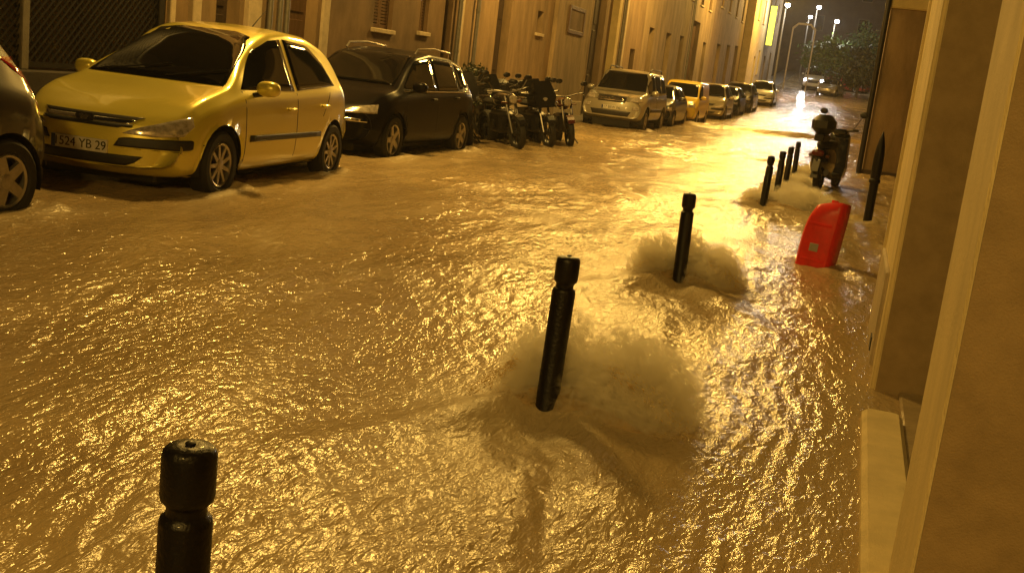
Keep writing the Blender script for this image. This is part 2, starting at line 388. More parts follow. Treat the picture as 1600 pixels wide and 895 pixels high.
def house(label, y0, y1, top, mat, doors=(), wins=(), upper=(), x=FX, sgn=1, trims=(), pipes=(), group='old houses along the far kerb', cornice=True, base=True):
    g = empty('house', (0, 0, 0)); tag(g, label, 'house', group)
    zb = float(zg(y0)) - .6
    ops = [(d[0], d[1], float(zg(d[0])) - .3, d[2]) for d in doors] + [(w[0], w[1], w[2], w[3]) for w in wins] + list(upper)
    rects_wall(y0, y1, zb, top, x, ops, mat, 'wall', g, sgn=sgn)
    for d in doors: door_part(g, x, d[0], d[1], float(zg(d[0])) - .3, d[2], sgn, d[3], frame=d[4] if len(d) > 4 else None)
    for w in wins: window_part(g, x, w[0], w[1], w[2], w[3], sgn, shutters=w[4] if len(w) > 4 else None)
    for u in upper: window_part(g, x, *u, sgn, shutters=BROWN_WOOD)
    for (a, b, z0, z1, pr, m) in trims:
        B0, B1 = sorted((x + sgn * .003 - sgn * .02, x + sgn * pr)); MB().box(B0, B1, a, b, z0, z1, .012).build('pilaster', m, g)
    for (y, z0, z1, r_) in pipes: pipe_part(g, x + sgn * .1, y, z0, z1, r_)
    if cornice:
        B0, B1 = sorted((x - .1 * sgn, x + sgn * .3)); MB().box(B0, B1, y0 + .004, y1 - .004, top - .25, top + .02, .04).build('cornice', STONE, g)
        rf = MB().add([(x + sgn * .45, y0, top + .02), (x + sgn * .45, y1, top + .02), (x - sgn * 6, y1, top + 2.2), (x - sgn * 6, y0, top + 2.2),
                       (x + sgn * .45, y0, top + .12), (x + sgn * .45, y1, top + .12), (x - sgn * 6, y1, top + 2.3), (x - sgn * 6, y0, top + 2.3)],
                      [(0, 1, 2, 3), (7, 6, 5, 4), (0, 4, 5, 1), (1, 5, 6, 2), (2, 6, 7, 3), (3, 7, 4, 0)]); rf.build('roof', ROOF_TILE, g)
    if base:
        B0, B1 = sorted((x - .02 * sgn, x + sgn * .045)); segs = [y0 + .002]
        for d in sorted(doors): segs += [d[0] - .17, d[1] + .17]
        segs.append(y1 - .002)
        for a, b in zip(segs[::2], segs[1::2]):
            if b - a > .1: MB().box(B0, B1, a, b, float(zg(a)) - .4, float(zg(a)) + .55, .015).build('plinth', STONE, g)
    return g
def ups(y0, y1, n, z, w=.95, h=1.7):
    c = np.linspace(y0, y1, n * 2 + 1)[1::2]; return [(float(a - w / 2), float(a + w / 2), z, z + h) for a in c]
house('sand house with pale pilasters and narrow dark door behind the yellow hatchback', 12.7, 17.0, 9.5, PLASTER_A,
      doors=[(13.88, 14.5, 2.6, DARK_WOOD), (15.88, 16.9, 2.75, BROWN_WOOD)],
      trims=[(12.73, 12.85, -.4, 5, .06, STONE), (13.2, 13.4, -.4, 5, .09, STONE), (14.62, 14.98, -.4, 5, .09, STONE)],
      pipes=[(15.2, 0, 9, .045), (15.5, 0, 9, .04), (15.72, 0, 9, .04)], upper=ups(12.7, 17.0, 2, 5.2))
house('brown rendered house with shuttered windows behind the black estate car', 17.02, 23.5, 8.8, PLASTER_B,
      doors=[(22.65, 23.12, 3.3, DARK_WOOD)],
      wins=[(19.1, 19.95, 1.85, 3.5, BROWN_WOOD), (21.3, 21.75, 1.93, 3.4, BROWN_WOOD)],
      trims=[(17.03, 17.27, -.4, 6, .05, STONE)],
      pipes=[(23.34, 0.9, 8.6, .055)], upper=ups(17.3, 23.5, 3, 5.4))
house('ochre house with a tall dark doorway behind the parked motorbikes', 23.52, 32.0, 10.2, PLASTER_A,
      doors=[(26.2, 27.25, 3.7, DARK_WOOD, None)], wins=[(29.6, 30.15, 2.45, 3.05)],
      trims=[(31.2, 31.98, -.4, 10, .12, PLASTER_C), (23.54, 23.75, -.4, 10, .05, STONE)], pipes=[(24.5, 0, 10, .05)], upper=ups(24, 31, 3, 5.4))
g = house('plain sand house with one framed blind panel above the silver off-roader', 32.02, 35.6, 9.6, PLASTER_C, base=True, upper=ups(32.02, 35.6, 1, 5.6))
fr = MB().box(FX - .01, FX + .05, 32.8, 32.92, 2.66, 3.5, .01).box(FX - .01, FX + .05, 34.6, 34.72, 2.66, 3.5, .01).box(FX - .01, FX + .05, 32.92, 34.6, 3.38, 3.5, .01).box(FX - .01, FX + .05, 32.92, 34.6, 2.66, 2.78, .01)
fr.build('panel_frame', BROWN_WOOD, g); MB().box(FX - .01, FX + .02, 32.92, 34.6, 2.78, 3.38).build('blind_panel', PLASTER_B, g)
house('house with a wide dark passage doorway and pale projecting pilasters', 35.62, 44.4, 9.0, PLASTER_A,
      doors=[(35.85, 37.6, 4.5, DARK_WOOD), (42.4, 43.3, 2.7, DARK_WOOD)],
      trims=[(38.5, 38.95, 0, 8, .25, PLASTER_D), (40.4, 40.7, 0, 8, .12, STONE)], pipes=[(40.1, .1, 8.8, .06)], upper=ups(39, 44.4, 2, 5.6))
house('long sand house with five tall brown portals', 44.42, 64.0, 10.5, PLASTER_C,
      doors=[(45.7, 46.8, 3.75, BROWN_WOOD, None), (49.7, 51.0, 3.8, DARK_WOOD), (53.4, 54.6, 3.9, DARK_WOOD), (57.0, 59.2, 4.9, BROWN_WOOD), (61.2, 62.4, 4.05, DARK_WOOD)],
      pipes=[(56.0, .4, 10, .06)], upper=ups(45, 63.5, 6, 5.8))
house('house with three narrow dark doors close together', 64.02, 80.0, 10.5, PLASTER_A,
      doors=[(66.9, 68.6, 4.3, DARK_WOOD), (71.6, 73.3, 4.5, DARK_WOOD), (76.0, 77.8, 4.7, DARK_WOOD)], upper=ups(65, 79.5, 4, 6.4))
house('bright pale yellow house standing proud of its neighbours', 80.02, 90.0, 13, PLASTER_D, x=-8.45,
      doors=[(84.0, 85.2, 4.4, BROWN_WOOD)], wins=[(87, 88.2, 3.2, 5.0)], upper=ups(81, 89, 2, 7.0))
house('last house of the row beside the glowing green box', 90.02, 104.0, 12, PLASTER_C, x=-8.65,
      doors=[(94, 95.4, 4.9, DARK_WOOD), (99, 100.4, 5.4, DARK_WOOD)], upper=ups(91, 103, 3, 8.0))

# ---- dark lattice screen on the pavement
ls = empty('lattice_fence', (0, 0, 0)); tag(ls, 'dark metal lattice fence on a low wall behind the cars', 'fence')
MB().box(FX - .15, FX + .08, -4, 12.65, -.5, .75, .02).build('low_wall', pmat('very_dark_wall', (.03, .022, .018), .9, noise=.4, nscale=3, bump=.4), ls)  # low wall in a very dark mottled tone
for y in (-3.9, -1.2, 1.5, 4.2, 7.2, 10.05, 12.5): MB().box(FX - .05, FX + .05, y, y + .12, .75, 4.2, .01).build('post', DARK_METAL if y != 10.05 else PAVING, ls)
for z in (.78, 2.55, 4.1): MB().box(FX - .02, FX + .02, -4, 12.65, z, z + .06).build('rail', DARK_METAL, ls)
mb = MB()
for s in (1, -1):
    for k in np.arange(-7.5, 13, .11):
        a0 = (k, .84) if s > 0 else (k + 3.26, .84); a1 = (k + 3.26, 4.1) if s > 0 else (k, 4.1)
        p0, p1 = np.array(a0), np.array(a1); d = p1 - p0
        t0, t1 = 0., 1.
        for lo, hi in ((-3.9, 12.6),):
            ta, tb = sorted(((lo - p0[0]) / d[0], (hi - p0[0]) / d[0])); t0, t1 = max(t0, ta), min(t1, tb)
        if t1 - t0 < .03: continue
        q0, q1 = p0 + d * t0, p0 + d * t1; nrm = np.array([-d[1], d[0]]) / np.hypot(*d) * .013
        xx = FX + .012 * s
        mb.add([(xx, *(q0 - nrm)), (xx, *(q1 - nrm)), (xx, *(q1 + nrm)), (xx, *(q0 + nrm)),
                (xx - .01, *(q0 - nrm)), (xx - .01, *(q1 - nrm)), (xx - .01, *(q1 + nrm)), (xx - .01, *(q0 + nrm))],
               [(0, 1, 2, 3), (7, 6, 5, 4), (0, 4, 5, 1), (1, 5, 6, 2), (2, 6, 7, 3), (3, 7, 4, 0)])
tag(mb.build('lattice_bars', DARK_METAL, ls), kind='stuff')
bk = empty('house', (0, 0, 0)); tag(bk, 'dark house set back behind the lattice fence', 'house', 'old houses along the far kerb')
rects_wall(-6, 12.66, -.6, 9, -12.2, [(5, 6, 1.2, 2.8)], DARK_WALL, 'wall', bk); window_part(bk, -12.2, 5, 6, 1.2, 2.8)

# ---- the house the photographer leans out of
h1 = empty('house', (0, 0, 0)); tag(h1, 'yellow rendered house with projecting door piers beside the flooded pavement', 'house')
MB().box(1.35, 1.6, -6, 7.58, -.6, 8.5).build('wall', PIER_SHADED, h1)
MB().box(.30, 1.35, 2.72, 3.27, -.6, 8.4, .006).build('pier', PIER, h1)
MB().box(.308, 1.34, 2.702, 2.716, -.6, 8.4).build('shaded_side_skin', PIER_SHADED, h1)  # thin sheet that paints the unlit side of the pier darker
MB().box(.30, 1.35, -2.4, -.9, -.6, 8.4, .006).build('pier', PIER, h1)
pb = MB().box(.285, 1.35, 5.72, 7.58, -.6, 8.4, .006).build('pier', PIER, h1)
MB().box(.292, .545, 5.702, 5.716, -.6, 8.4).build('shaded_side_skin', PIER_SHADED, pb)  # same darkened sheet over the unlit end of this pier
for a, b in ((5.735, 5.80), (7.50, 7.568)): MB().box(.268, .30, a, b, -.5, 8.4, .006).build('corner_bead', PIER, pb)
MB().box(.264, .30, 6.3, 7.46, -.5, .55, .012).build('plinth', STONE, pb)
MB().box(.258, .27, 6.5, 6.64, .05, .13).build('vent', BLACK_PL, pb)
MB().box(.56, .64, 3.28, 5.70, .02, 8.3).build('recess_shade_panel', DARK_WOOD, h1)  # dark panel added in place of the shade inside the recess
MB().box(.222, .40, 1.4, 5.12, -.5, .075, .02).build('doorstep', PIER, h1)
MB().box(.405, .62, 2.4, 5.69, -.5, .04, .01).build('threshold', WET_STONE, h1)

# ---- house across the side street on the right
h2 = empty('house', (0, 0, 0)); tag(h2, 'plain ochre gable house with a dark corner pipe across the side street', 'house')
MB().box(.17, 9, 25.8, 52, -.5, 3.66).build('wall', PLASTER_A, h2)
MB().box(.11, 9.05, 25.72, 52, 3.66, 4.0, .03).build('string_course', PLASTER_D, h2)
MB().box(.16, 9, 25.8, 52, 4.0, 9.5).build('upper_wall', PLASTER_C, h2)
MB().lathe([(.06, -.3), (.06, 8)], 10, at=(.10, 25.7, 0)).build('drainpipe', DARK_METAL, h2, True)
MB().box(.15, 9.0, 25.76, 25.798, -.5, .12).build('plinth', DARK_WALL, h2)

# ================================================================== STREET LAMPS
lamp_n = 0
def wall_lamp(y, x=FX, z=7.2, w=LAMP_W, arm=2.0, label=None, col=SODIUM, rz=0):
    global lamp_n
    zz = z + float(zg(y))
    g = empty('street_lamp', (x, y, zz), rz); tag(g, label or 'sodium street lamp on a curved bracket high on the house fronts', 'street lamp', 'sodium wall lamps along the house fronts')
    MB().box(0, .04, -.08, .08, -.35, .25, .01).build('wall_plate', DARK_METAL, g)
    MB().tube([(.03, 0, -.2), (.4, 0, .1), (arm * .7, 0, .25), (arm, 0, .22)], .025).build('arm', DARK_METAL, g, True)
    MB().blob((arm + .2, 0, .2), (.33, .13, .085), 14, 8).build('housing', DARK_METAL, g, True)
    MB().blob((arm + .22, 0, .14), (.2, .09, .07), 12, 7).build('bulb_cover', pmat('sodium_glow', (1, .7, .3), .4, emit=SODIUM, estr=60), g, True)
    ld = bpy.data.lights.new('lamp_light', 'POINT'); ld.energy = w; ld.color = col; ld.shadow_soft_size = .42
    lo = bpy.data.objects.new('lamp_light', ld); COL.objects.link(lo); lo.parent = g; lo.location = (arm + .22, 0, -.06)
    lamp_n += 1; return g
wall_lamp(-5.0, x=1.35, z=6.0, w=LAMP_W * .55, rz=math.pi, label='sodium street lamp on the yellow house with the door piers')
for y, w in ((13.0, .75), (25.2, .85), (43.0, .8), (61.0, .8), (82, .8)):
    wall_lamp(y, w=LAMP_W * w, arm=2.0 if y in (13.0, 82) else 2.7, x=FX if y < 80 else -8.45, label={13.0: 'sodium street lamp above the narrow dark door of the sand house',
              25.2: 'sodium street lamp on the ochre house above the motorbikes', 43.0: 'sodium street lamp on the house with pale projecting pilasters', 61.0: 'sodium street lamp above the long house with five portals', 82: 'sodium street lamp on the bright pale yellow house'}[y])

# ================================================================== CARS
def car_body(sp, res=1.0):
    """lofted body; x forward, y left, z up, ground at z = 0"""
    L = sp['L']; W = sp['W'] / 2; n = int(100 * res)
    X = np.linspace(L / 2, -L / 2, n)
    def cv(pts):
        p = np.array(sorted(pts)); y = np.interp(X, p[:, 0], p[:, 1])
        k = np.array([1, 2, 3, 2, 1.]); k /= k.sum(); yp = np.pad(y, 2, mode='edge')
        return np.convolve(yp, k, 'valid')
    zt = cv(sp['top']); belt = cv(sp['belt']); zb = cv(sp['bot']); w = cv(sp['plan']) * W
    zs = np.minimum(belt, zt - .045)
    c = np.clip((zt - zs - .05) / .42, 0, 1); c = c * c * (3 - 2 * c)
    wr = w * ((1 - c) * .88 + c * sp.get('roofw', .70)); zr = zt - ((1 - c) * .02 + c * .065)
    ctrl = [(0 * w, zb), (.78 * w, zb), (.93 * w, zb + .03), (.985 * w, zb + .17), (w, zb + .5 * (zs - zb)), (.99 * w, zs - .07), (.965 * w, zs - .01),
            (wr + (.955 * w - wr) * .86, zs + .14 * (zr - zs)), (wr, zr), (wr * .93, zr + (zt - zr) * .55), (wr * .6, zt - .010), (0 * w, zt)]
    seg = [2, 2, 3, 5, 5, 2, 2, 7, 2, 3, 4]
    rows = []
    for (a, b), k in zip(zip(ctrl[:-1], ctrl[1:]), seg):
        for t in np.arange(k) / k: rows.append(((1 - t) * a[0] + t * b[0], (1 - t) * a[1] + t * b[1]))
    rows.append(ctrl[-1])
    S = np.array([[r_[0], r_[1]] for r_ in rows]).transpose(2, 0, 1)   # n, m, 2
    for _ in range(2): S[:, 1:-1] = .25 * S[:, :-2] + .5 * S[:, 1:-1] + .25 * S[:, 2:]
    m = S.shape[1]
    full = np.concatenate([S[:, ::1] * 1, S[:, ::-1][:, 1:] * np.array([-1, 1])], 1)    # left half then right half
    P = np.concatenate([np.broadcast_to(X[:, None, None], full.shape[:2] + (1,)), full], -1).copy()
    M = P.shape[1]
    V = P.reshape(-1, 3).tolist(); Fc = []
    for i in range(n - 1):
        for j in range(M):
            j2 = (j + 1) % M
            if j == M - 1: continue
            Fc.append((i * M + j, i * M + j2, (i + 1) * M + j2, (i + 1) * M + j))
    # caps as grids so that they can bow
    K = 12
    for st, flip in ((0, False), (n - 1, True)):
        ids = []
        for j in range(m):
            row = []; a = P[st, j]; b = P[st, M - 1 - j] if j < m - 1 else P[st, j]
            for k in range(K + 1):
                if k == 0: row.append(st * M + j)
                elif k == K: row.append(st * M + (M - 1 - j if j > 0 else M - 1) if j < m - 1 else st * M + j)
                else:
                    q = a + (b - a) * k / K; V.append(q.tolist()); row.append(len(V) - 1)
            ids.append(row)
        for j in range(m - 1):
            for k in range(K):
                f = (ids[j][k], ids[j][k + 1], ids[j + 1][k + 1], ids[j + 1][k]); Fc.append(f if flip else f[::-1])
    V = np.array(V)
    # bow of nose and tail in plan and in side view
    x0 = V[:, 0].copy(); yy = np.abs(V[:, 1]) / W; z = V[:, 2]
    rf = np.clip((x0 - (L / 2 - .75)) / .75, 0, 1); rr = np.clip((-x0 - (L / 2 - .6)) / .6, 0, 1)
    V[:, 0] -= sp.get('bowF', .3) * yy ** 2.6 * rf ** 1.5 + sp.get('leanF', .1) * np.clip((z - sp.get('bumpz', .45)) / .35, -.8, 1.6) ** 2 * rf ** 2
    V[:, 0] += sp.get('bowR', .16) * yy ** 3 * rr ** 1.5 + sp.get('leanR', .05) * np.clip((z - .5) / .4, -.8, 1.5) ** 2 * rr ** 2
    # wheel arches
    keep = []; ra = sp['ra']
    ax = [sp['axF'], sp['axR']]; zc = sp['rw']
    Vn = V
    side = np.abs(V[:, 1]) > .55 * W
    for a in ax:
        d = np.hypot(Vn[:, 0] - a, Vn[:, 2] - zc); near = side & (np.abs(d - ra) < .05) & (Vn[:, 2] < zc + ra * 1.05)
        k = ra / np.maximum(d, 1e-6)
        Vn[near, 0] = a + (Vn[near, 0] - a) * k[near]; Vn[near, 2] = zc + (Vn[near, 2] - zc) * k[near]
    Fa = [np.array(f) for f in Fc]
    for f in Fa:
        cen = Vn[f].mean(0)
        if abs(cen[1]) > .55 * W and any(math.hypot(cen[0] - a, cen[2] - zc) < ra - .012 for a in ax): continue
        keep.append(tuple(int(q) for q in f))
    return Vn, keep

class Proj:
    def __init__(s, V, Fc): s.b = BVHTree.FromPolygons([Vector(v) for v in V], Fc)
    def cast(s, d, a, b):
        if d == 'L': o_, r_ = Vector((a, 4, b)), Vector((0, -1, 0))
        elif d == 'R': o_, r_ = Vector((a, -4, b)), Vector((0, 1, 0))
        elif d == 'F': o_, r_ = Vector((6, a, b)), Vector((-1, 0, 0))
        elif d == 'B': o_, r_ = Vector((-6, a, b)), Vector((1, 0, 0))
        else: o_, r_ = Vector((a, b, 5)), Vector((0, 0, -1))
        loc, nrm, _, _ = s.b.ray_cast(o_, r_)
        if loc is None: return None
        if nrm.dot(r_) > 0: nrm = -nrm
        return loc, nrm
def polycols(poly, N):
    xs_ = [p[0] for p in poly]; a0, a1 = min(xs_), max(xs_); e = (a1 - a0) * 1e-4; out = []
    for k in range(N + 1):
        a = a0 + e + (a1 - a0 - 2 * e) * k / N; hits = []
        for (p, q) in zip(poly, poly[1:] + poly[:1]):
            if (p[0] - a) * (q[0] - a) <= 0 and p[0] != q[0]: hits.append(p[1] + (q[1] - p[1]) * (a - p[0]) / (q[0] - p[0]))
        out.append((a, min(hits), max(hits)))
    return out
def patch(pr, d, poly, name, mat, parent, off=.004, N=14, Mv=7, swap=False):
    """a thin shell lying on the body inside the outline poly"""
    cols = polycols([(q, p) for p, q in poly] if swap else poly, N); V = []; ok = True
    for a, lo, hi in cols:
        for k in range(Mv + 1):
            b = lo + (hi - lo) * k / Mv; h = pr.cast(d, b, a) if swap else pr.cast(d, a, b)
            if h is None:
                ok = False; V.append(V[-1] if V else (0, 0, 0)); continue
            V.append(tuple(h[0] + h[1] * off))
    n1 = Mv + 1; Fc = [(i * n1 + j, i * n1 + j + 1, (i + 1) * n1 + j + 1, (i + 1) * n1 + j) for i in range(N) for j in range(Mv)]
    # rim going into the body
    rim = [i * n1 for i in range(N + 1)] + [N * n1 + j for j in range(1, n1)] + [i * n1 + Mv for i in range(N - 1, -1, -1)] + [j for j in range(Mv - 1, 0, -1)]
    base = len(V); cx = np.mean(np.array(V), 0)
    dirv = {'L': (0, -1, 0), 'R': (0, 1, 0), 'F': (-1, 0, 0), 'B': (1, 0, 0), 'T': (0, 0, -1)}[d]
    for r_ in rim: V.append(tuple(V[r_][k] + dirv[k] * (off + .012) for k in range(3)))
    q = len(rim); Fc += [(rim[i], rim[(i + 1) % q], base + (i + 1) % q, base + i) for i in range(q)]
    return mesh_obj(name, V, Fc, mat, parent, True)

_wheel_cache = {}
def wheel(parent, x, y, z, r_, wd, style, sgn):
    w = empty('wheel', (x, y, z), parent=parent)
    key = (r_, wd, style)
    if key not in _wheel_cache:
        t = MB(); ri = r_ * .66; h = wd / 2
        t.lathe([(ri, -h * .8), (ri + .02, -h), (r_ - .03, -h), (r_ - .008, -h * .8), (r_, -h * .5), (r_, h * .5), (r_ - .008, h * .8), (r_ - .03, h), (ri + .02, h), (ri, h * .8), (ri, -h * .8)], 32, 'y', cap=False)
        to = t.build('tyre', RUBBER, None, True)
        m = MB(); m.lathe([(ri, h * .78), (ri - .012, h * .92), (ri - .028, h * .82), (ri - .034, -h * .3)], 32, 'y', cap=False)
        ns = {'multi': 9, 'five': 5, 'disc': 7}[style]; sw = {'multi': .016, 'five': .034, 'disc': .03}[style]
        for k in range(ns):
            a = 2 * math.pi * k / ns; ca, sa = math.cos(a), math.sin(a); pa, qa = -sa, ca
            V = []
            for rr_, ww, hh in ((.035, sw * 1.3, h * .78), (ri - .02, sw, h * .84)):
                for s1 in (-1, 1):
                    for yy_ in (hh, hh - .035): V.append((ca * rr_ + pa * ww * s1, yy_, sa * rr_ + qa * ww * s1))
            m.add(V, [(0, 2, 6, 4), (1, 5, 7, 3), (0, 4, 5, 1), (2, 3, 7, 6), (4, 6, 7, 5), (0, 1, 3, 2)])
        m.lathe([(.055, h * .5), (.055, h * .82), (.03, h * .88)], 14, 'y')
        mo = m.build('rim', ALLOY, None, True)
        b = MB().lathe([(ri - .02, h * .02), (ri - .02, h * .10)], 28, 'y'); bo = b.build('brake_disc', DARK_METAL, None)
        _wheel_cache[key] = (to.data, mo.data, bo.data)
        for q in (to, mo, bo): bpy.data.objects.remove(q)
    for nm, me_ in zip(('tyre', 'rim', 'brake_disc'), _wheel_cache[key]):
        o = bpy.data.objects.new(nm, me_); COL.objects.link(o); o.parent = w
        if sgn < 0: o.rotation_euler = (0, 0, math.pi)
    return w

def text_part(name, s, size, parent, loc, rote, mat):
    cu = bpy.data.curves.new(name, 'FONT'); cu.body = s; cu.size = size; cu.align_x = 'CENTER'; cu.align_y = 'CENTER'; cu.extrude = .001
    t_ = bpy.data.objects.new(name, cu); COL.objects.link(t_); me_ = bpy.data.meshes.new_from_object(t_.evaluated_get(bpy.context.evaluated_depsgraph_get()))
    bpy.data.objects.remove(t_); me_.materials.clear(); me_.materials.append(mat)
    o = bpy.data.objects.new(name, me_); COL.objects.link(o); o.parent = parent; o.location = loc; o.rotation_euler = rote; return o

def car(sp, label, cat, loc, rz, paint, group='cars parked along the kerb', plate=None, res=1.0, style='multi', detail=2):
    g = empty('parked_car', loc, rz); tag(g, label, cat, group)
    V, Fc = car_body(sp, res); pr = Proj(V, Fc)
    body = mesh_obj('body', V, Fc, paint, g, True)
    W = sp['W'] / 2; L = sp['L']; r_ = sp['rw']
    # dark underside and wheel wells
    MB().box(-L / 2 + .25, L / 2 - .3, -W * .62, W * .62, .14, .42, .02).build('underbody', BLACK_PL, g)
    for a in (sp['axF'], sp['axR']):
        for s in (1, -1):
            mb = MB(); ra = sp['ra'] + .004
            n = 16; Vw = []; Fw = []
            for k in range(n + 1):
                t = math.pi * (k / n * 1.16 - .08); q = (a + ra * math.cos(t), r_ + ra * math.sin(t))
                Vw += [(q[0], s * W * .955, q[1]), (q[0], s * W * .5, q[1])]
            Fw = [(2 * k, 2 * k + 1, 2 * k + 3, 2 * k + 2) for k in range(n)]
            mb.add(Vw, Fw); mb.build('wheel_well', BLACK_PL, g)
    for a in (sp['axF'], sp['axR']):
        for s in (1, -1): wheel(g, a, s * (W - .11), r_, r_, .19, style, s)
    pt = sp['parts']
    for poly in pt.get('side_glass', []):
        for d in 'LR': patch(pr, d, poly, 'side_window', GLASS, g, .004, 14, 6)
    for poly in pt.get('windshield', []): patch(pr, 'F', poly, 'windshield', GLASS, g, .005, 20, 8)
    for poly in pt.get('rear_glass', []): patch(pr, 'B', poly, 'rear_window', GLASS, g, .005, 14, 6)
    for d, poly, nm, mat in pt.get('extra', []):
        mt = paint if mat == 'paint' else mat
        if d == 'S':
            for q in 'LR': patch(pr, q, poly, nm, mt, g, .008, 12, 3)
        elif d == 'FF':
            patch(pr, 'F', poly, nm, mt, g, .007, 14, 5); patch(pr, 'F', [(-a, b) for a, b in poly], nm, mt, g, .007, 14, 5)
        elif d == 'BB':
            patch(pr, 'B', poly, nm, mt, g, .007, 10, 5); patch(pr, 'B', [(-a, b) for a, b in poly], nm, mt, g, .007, 10, 5)
        else: patch(pr, d, poly, nm, mt, g, .007, 16, 4)
    if detail > 1:
        for x in pt.get('seams', []):
            for q in 'LR':
                patch(pr, q, [(x[0] - .005, x[1]), (x[0] + .005, x[1]), (x[0] + .005 + x[3], x[2]), (x[0] - .005 + x[3], x[2])], 'door_seam', INK, g, .0022, 8, 2, swap=True)
        for x in pt.get('handles', []):
            for s, q in ((1, 'L'), (-1, 'R')):
                h = pr.cast(q, *x)
                if h: MB().box(x[0] - .09, x[0] + .09, min(h[0].y, h[0].y + s * .035), max(h[0].y, h[0].y + s * .035), x[1] - .016, x[1] + .018, .012).build('door_handle', paint, g, True)
    mx, mz = pt['mirror']
    for s, q in ((1, 'L'), (-1, 'R')):
        h = pr.cast(q, mx, mz)
        if h is None: continue
        y = h[0].y
        m = MB().blob((mx - .02, y + s * .15, mz + .05), (.085, .115, .075), 12, 8, .8).build('mirror', sp.get('mirror_mat') or paint, g, True)
        MB().tube([(mx, y - s * .02, mz - .03), (mx, y + s * .1, mz)], .025, 8).build('mirror_stalk', BLACK_PL, m)
        MB().blob((mx - .085, y + s * .15, mz + .05), (.025, .095, .06), 12, 8, .8).build('mirror_glass', GLASS, m, True)
    if plate:
        z0 = pt['plate']; h = pr.cast('F', 0, z0); x = h[0].x + .012
        p = MB().box(x - .03, x, -.26, .26, z0 - .055, z0 + .055, .004).build('number_plate', WHITE_PL, g)
        MB().box(x - .001, x + .003, -.258, -.222, z0 - .052, z0 + .052).build('plate_band', pmat('blue_band', (.02, .04, .2), .5), p)
        text_part('plate_lettering', plate, .105, p, (x + .002, .01, z0), (R(90), 0, R(90)), INK)
    if pt.get('wipers'):
        for y0, y1 in ((.1, .62), (-.5, .05)):
            ps = []
            for t in np.linspace(0, 1, 6):
                zz = pt['wipers'] + .02 + .11 * t; h = pr.cast('F', y0 + (y1 - y0) * t, zz)
                if h: ps.append(h[0] + h[1] * .02)
            if len(ps) > 2: MB().tube(ps, .008, 6).build('wiper', BLACK_PL, g)
    return g, pr

HATCH = dict(L=4.2, W=1.74, rw=.312, ra=.365, axF=1.22, axR=-1.39, roofw=.69, bowF=.36, leanF=.10, bumpz=.42, bowR=.2, leanR=.05,
    top=[(2.1, .60), (2.04, .68), (1.95, .735), (1.7, .835), (1.4, .915), (1.08, .985), (.98, 1.005), (.5, 1.29), (.16, 1.47), (-.1, 1.545), (-.5, 1.585), (-1.0, 1.565), (-1.5, 1.47), (-1.68, 1.40), (-1.9, 1.07), (-2.0, .9), (-2.1, .72)],
    belt=[(2.1, .56), (1.7, .75), (1.2, .86), (.8, .93), (0, .955), (-1.2, 1.0), (-1.7, 1.03), (-2.1, .9)],
    bot=[(2.1, .30), (1.95, .2), (1.5, .19), (-1.7, .2), (-2.1, .33)],
    plan=[(2.1, .9), (1.8, .96), (1.3, 1.0), (-1.2, 1.0), (-1.8, .95), (-2.1, .88)],
    parts=dict(mirror=(.62, .96), plate=.44, wipers=1.0,
        side_glass=[[(.82, .985), (.28, 1.34), (-.05, 1.45), (-.30, 1.475), (-.30, .98)], [(-.37, .985), (-.37, 1.48), (-.95, 1.445), (-1.28, 1.26), (-1.42, 1.045)]],
        windshield=[[(-.69, 1.0), (-.69, 1.02), (-.505, 1.46), (-.3, 1.505), (.3, 1.505), (.505, 1.46), (.69, 1.02), (.69, 1.0), (.4, 1.0), (-.4, 1.0)]],
        rear_glass=[[(-.55, 1.03), (-.48, 1.33), (.48, 1.33), (.55, 1.03)]],
        extra=[('FF', [(.36, .565), (.42, .60), (.60, .665), (.76, .735), (.795, .735), (.80, .66), (.77, .575), (.6, .555)], 'headlight', LAMP_GLASS),
               ('F', [(-.47, .695), (.47, .695), (.43, .672), (-.43, .672)], 'grille_slot', BLACK_PL),
               ('F', [(-.42, .633), (.42, .633), (.33, .604), (-.33, .604)], 'grille_slot', BLACK_PL),
               ('F', [(-.43, .668), (.43, .668), (.42, .638), (-.42, .638)], 'grille_bar', CHROME),
               ('FF', [(.30, .455), (.34, .525), (.40, .535), (.835, .545), (.845, .50), (.80, .455)], 'bumper_strip', BLACK_PL),
               ('F', [(-.53, .385), (-.43, .30), (.43, .30), (.53, .385)], 'air_intake', BLACK_PL),
               ('S', [(-.98, .505), (-.98, .56), (.72, .565), (.72, .505)], 'side_moulding', BLACK_PL),
               ('BB', [(.55, .75), (.60, 1.0), (.72, 1.0), (.78, .75)], 'tail_light', RED_GLASS)],
        seams=[(.80, .32, .97, .02), (-.34, .32, .96, 0), (-1.02, .72, .98, -.2)], handles=[(-.18, .80), (-1.05, .83)]))
YELLOW = pmat('yellow_car_paint', (.74, .64, .10), .3, metal=.3, coat=1, noise=.06, nscale=60)
GREY = pmat('graphite_car_paint', (.035, .03, .03), .35, metal=.5, coat=1)
BLACKP = pmat('black_car_paint', (.006, .005, .007), .3, coat=0, spec=.1)
SILVER = pmat('silver_car_paint', (.36, .34, .28), .35, metal=.45, coat=1)
NAVY = pmat('navy_car_paint', (.012, .013, .03), .3, coat=1)
POST = pmat('deep_yellow_van_paint', (.70, .50, .04), .35, coat=1)
CHAMP = pmat('champagne_car_paint', (.36, .31, .2), .35, metal=.4, coat=1)
WHITEP = pmat('white_car_paint', (.62, .6, .56), .35, coat=1)
WZ = -.09
FRONT = -math.pi / 2                                          # nose towards the camera
y307, pr = car(HATCH, 'metallic yellow five-door hatchback parked nose out behind the dark grey hatchback', 'car', (-6.36, 9.72, WZ + .02), FRONT + R(5.0), YELLOW, plate='1524 YB 29')
h = pr.cast('F', 0, .65); x = h[0].x
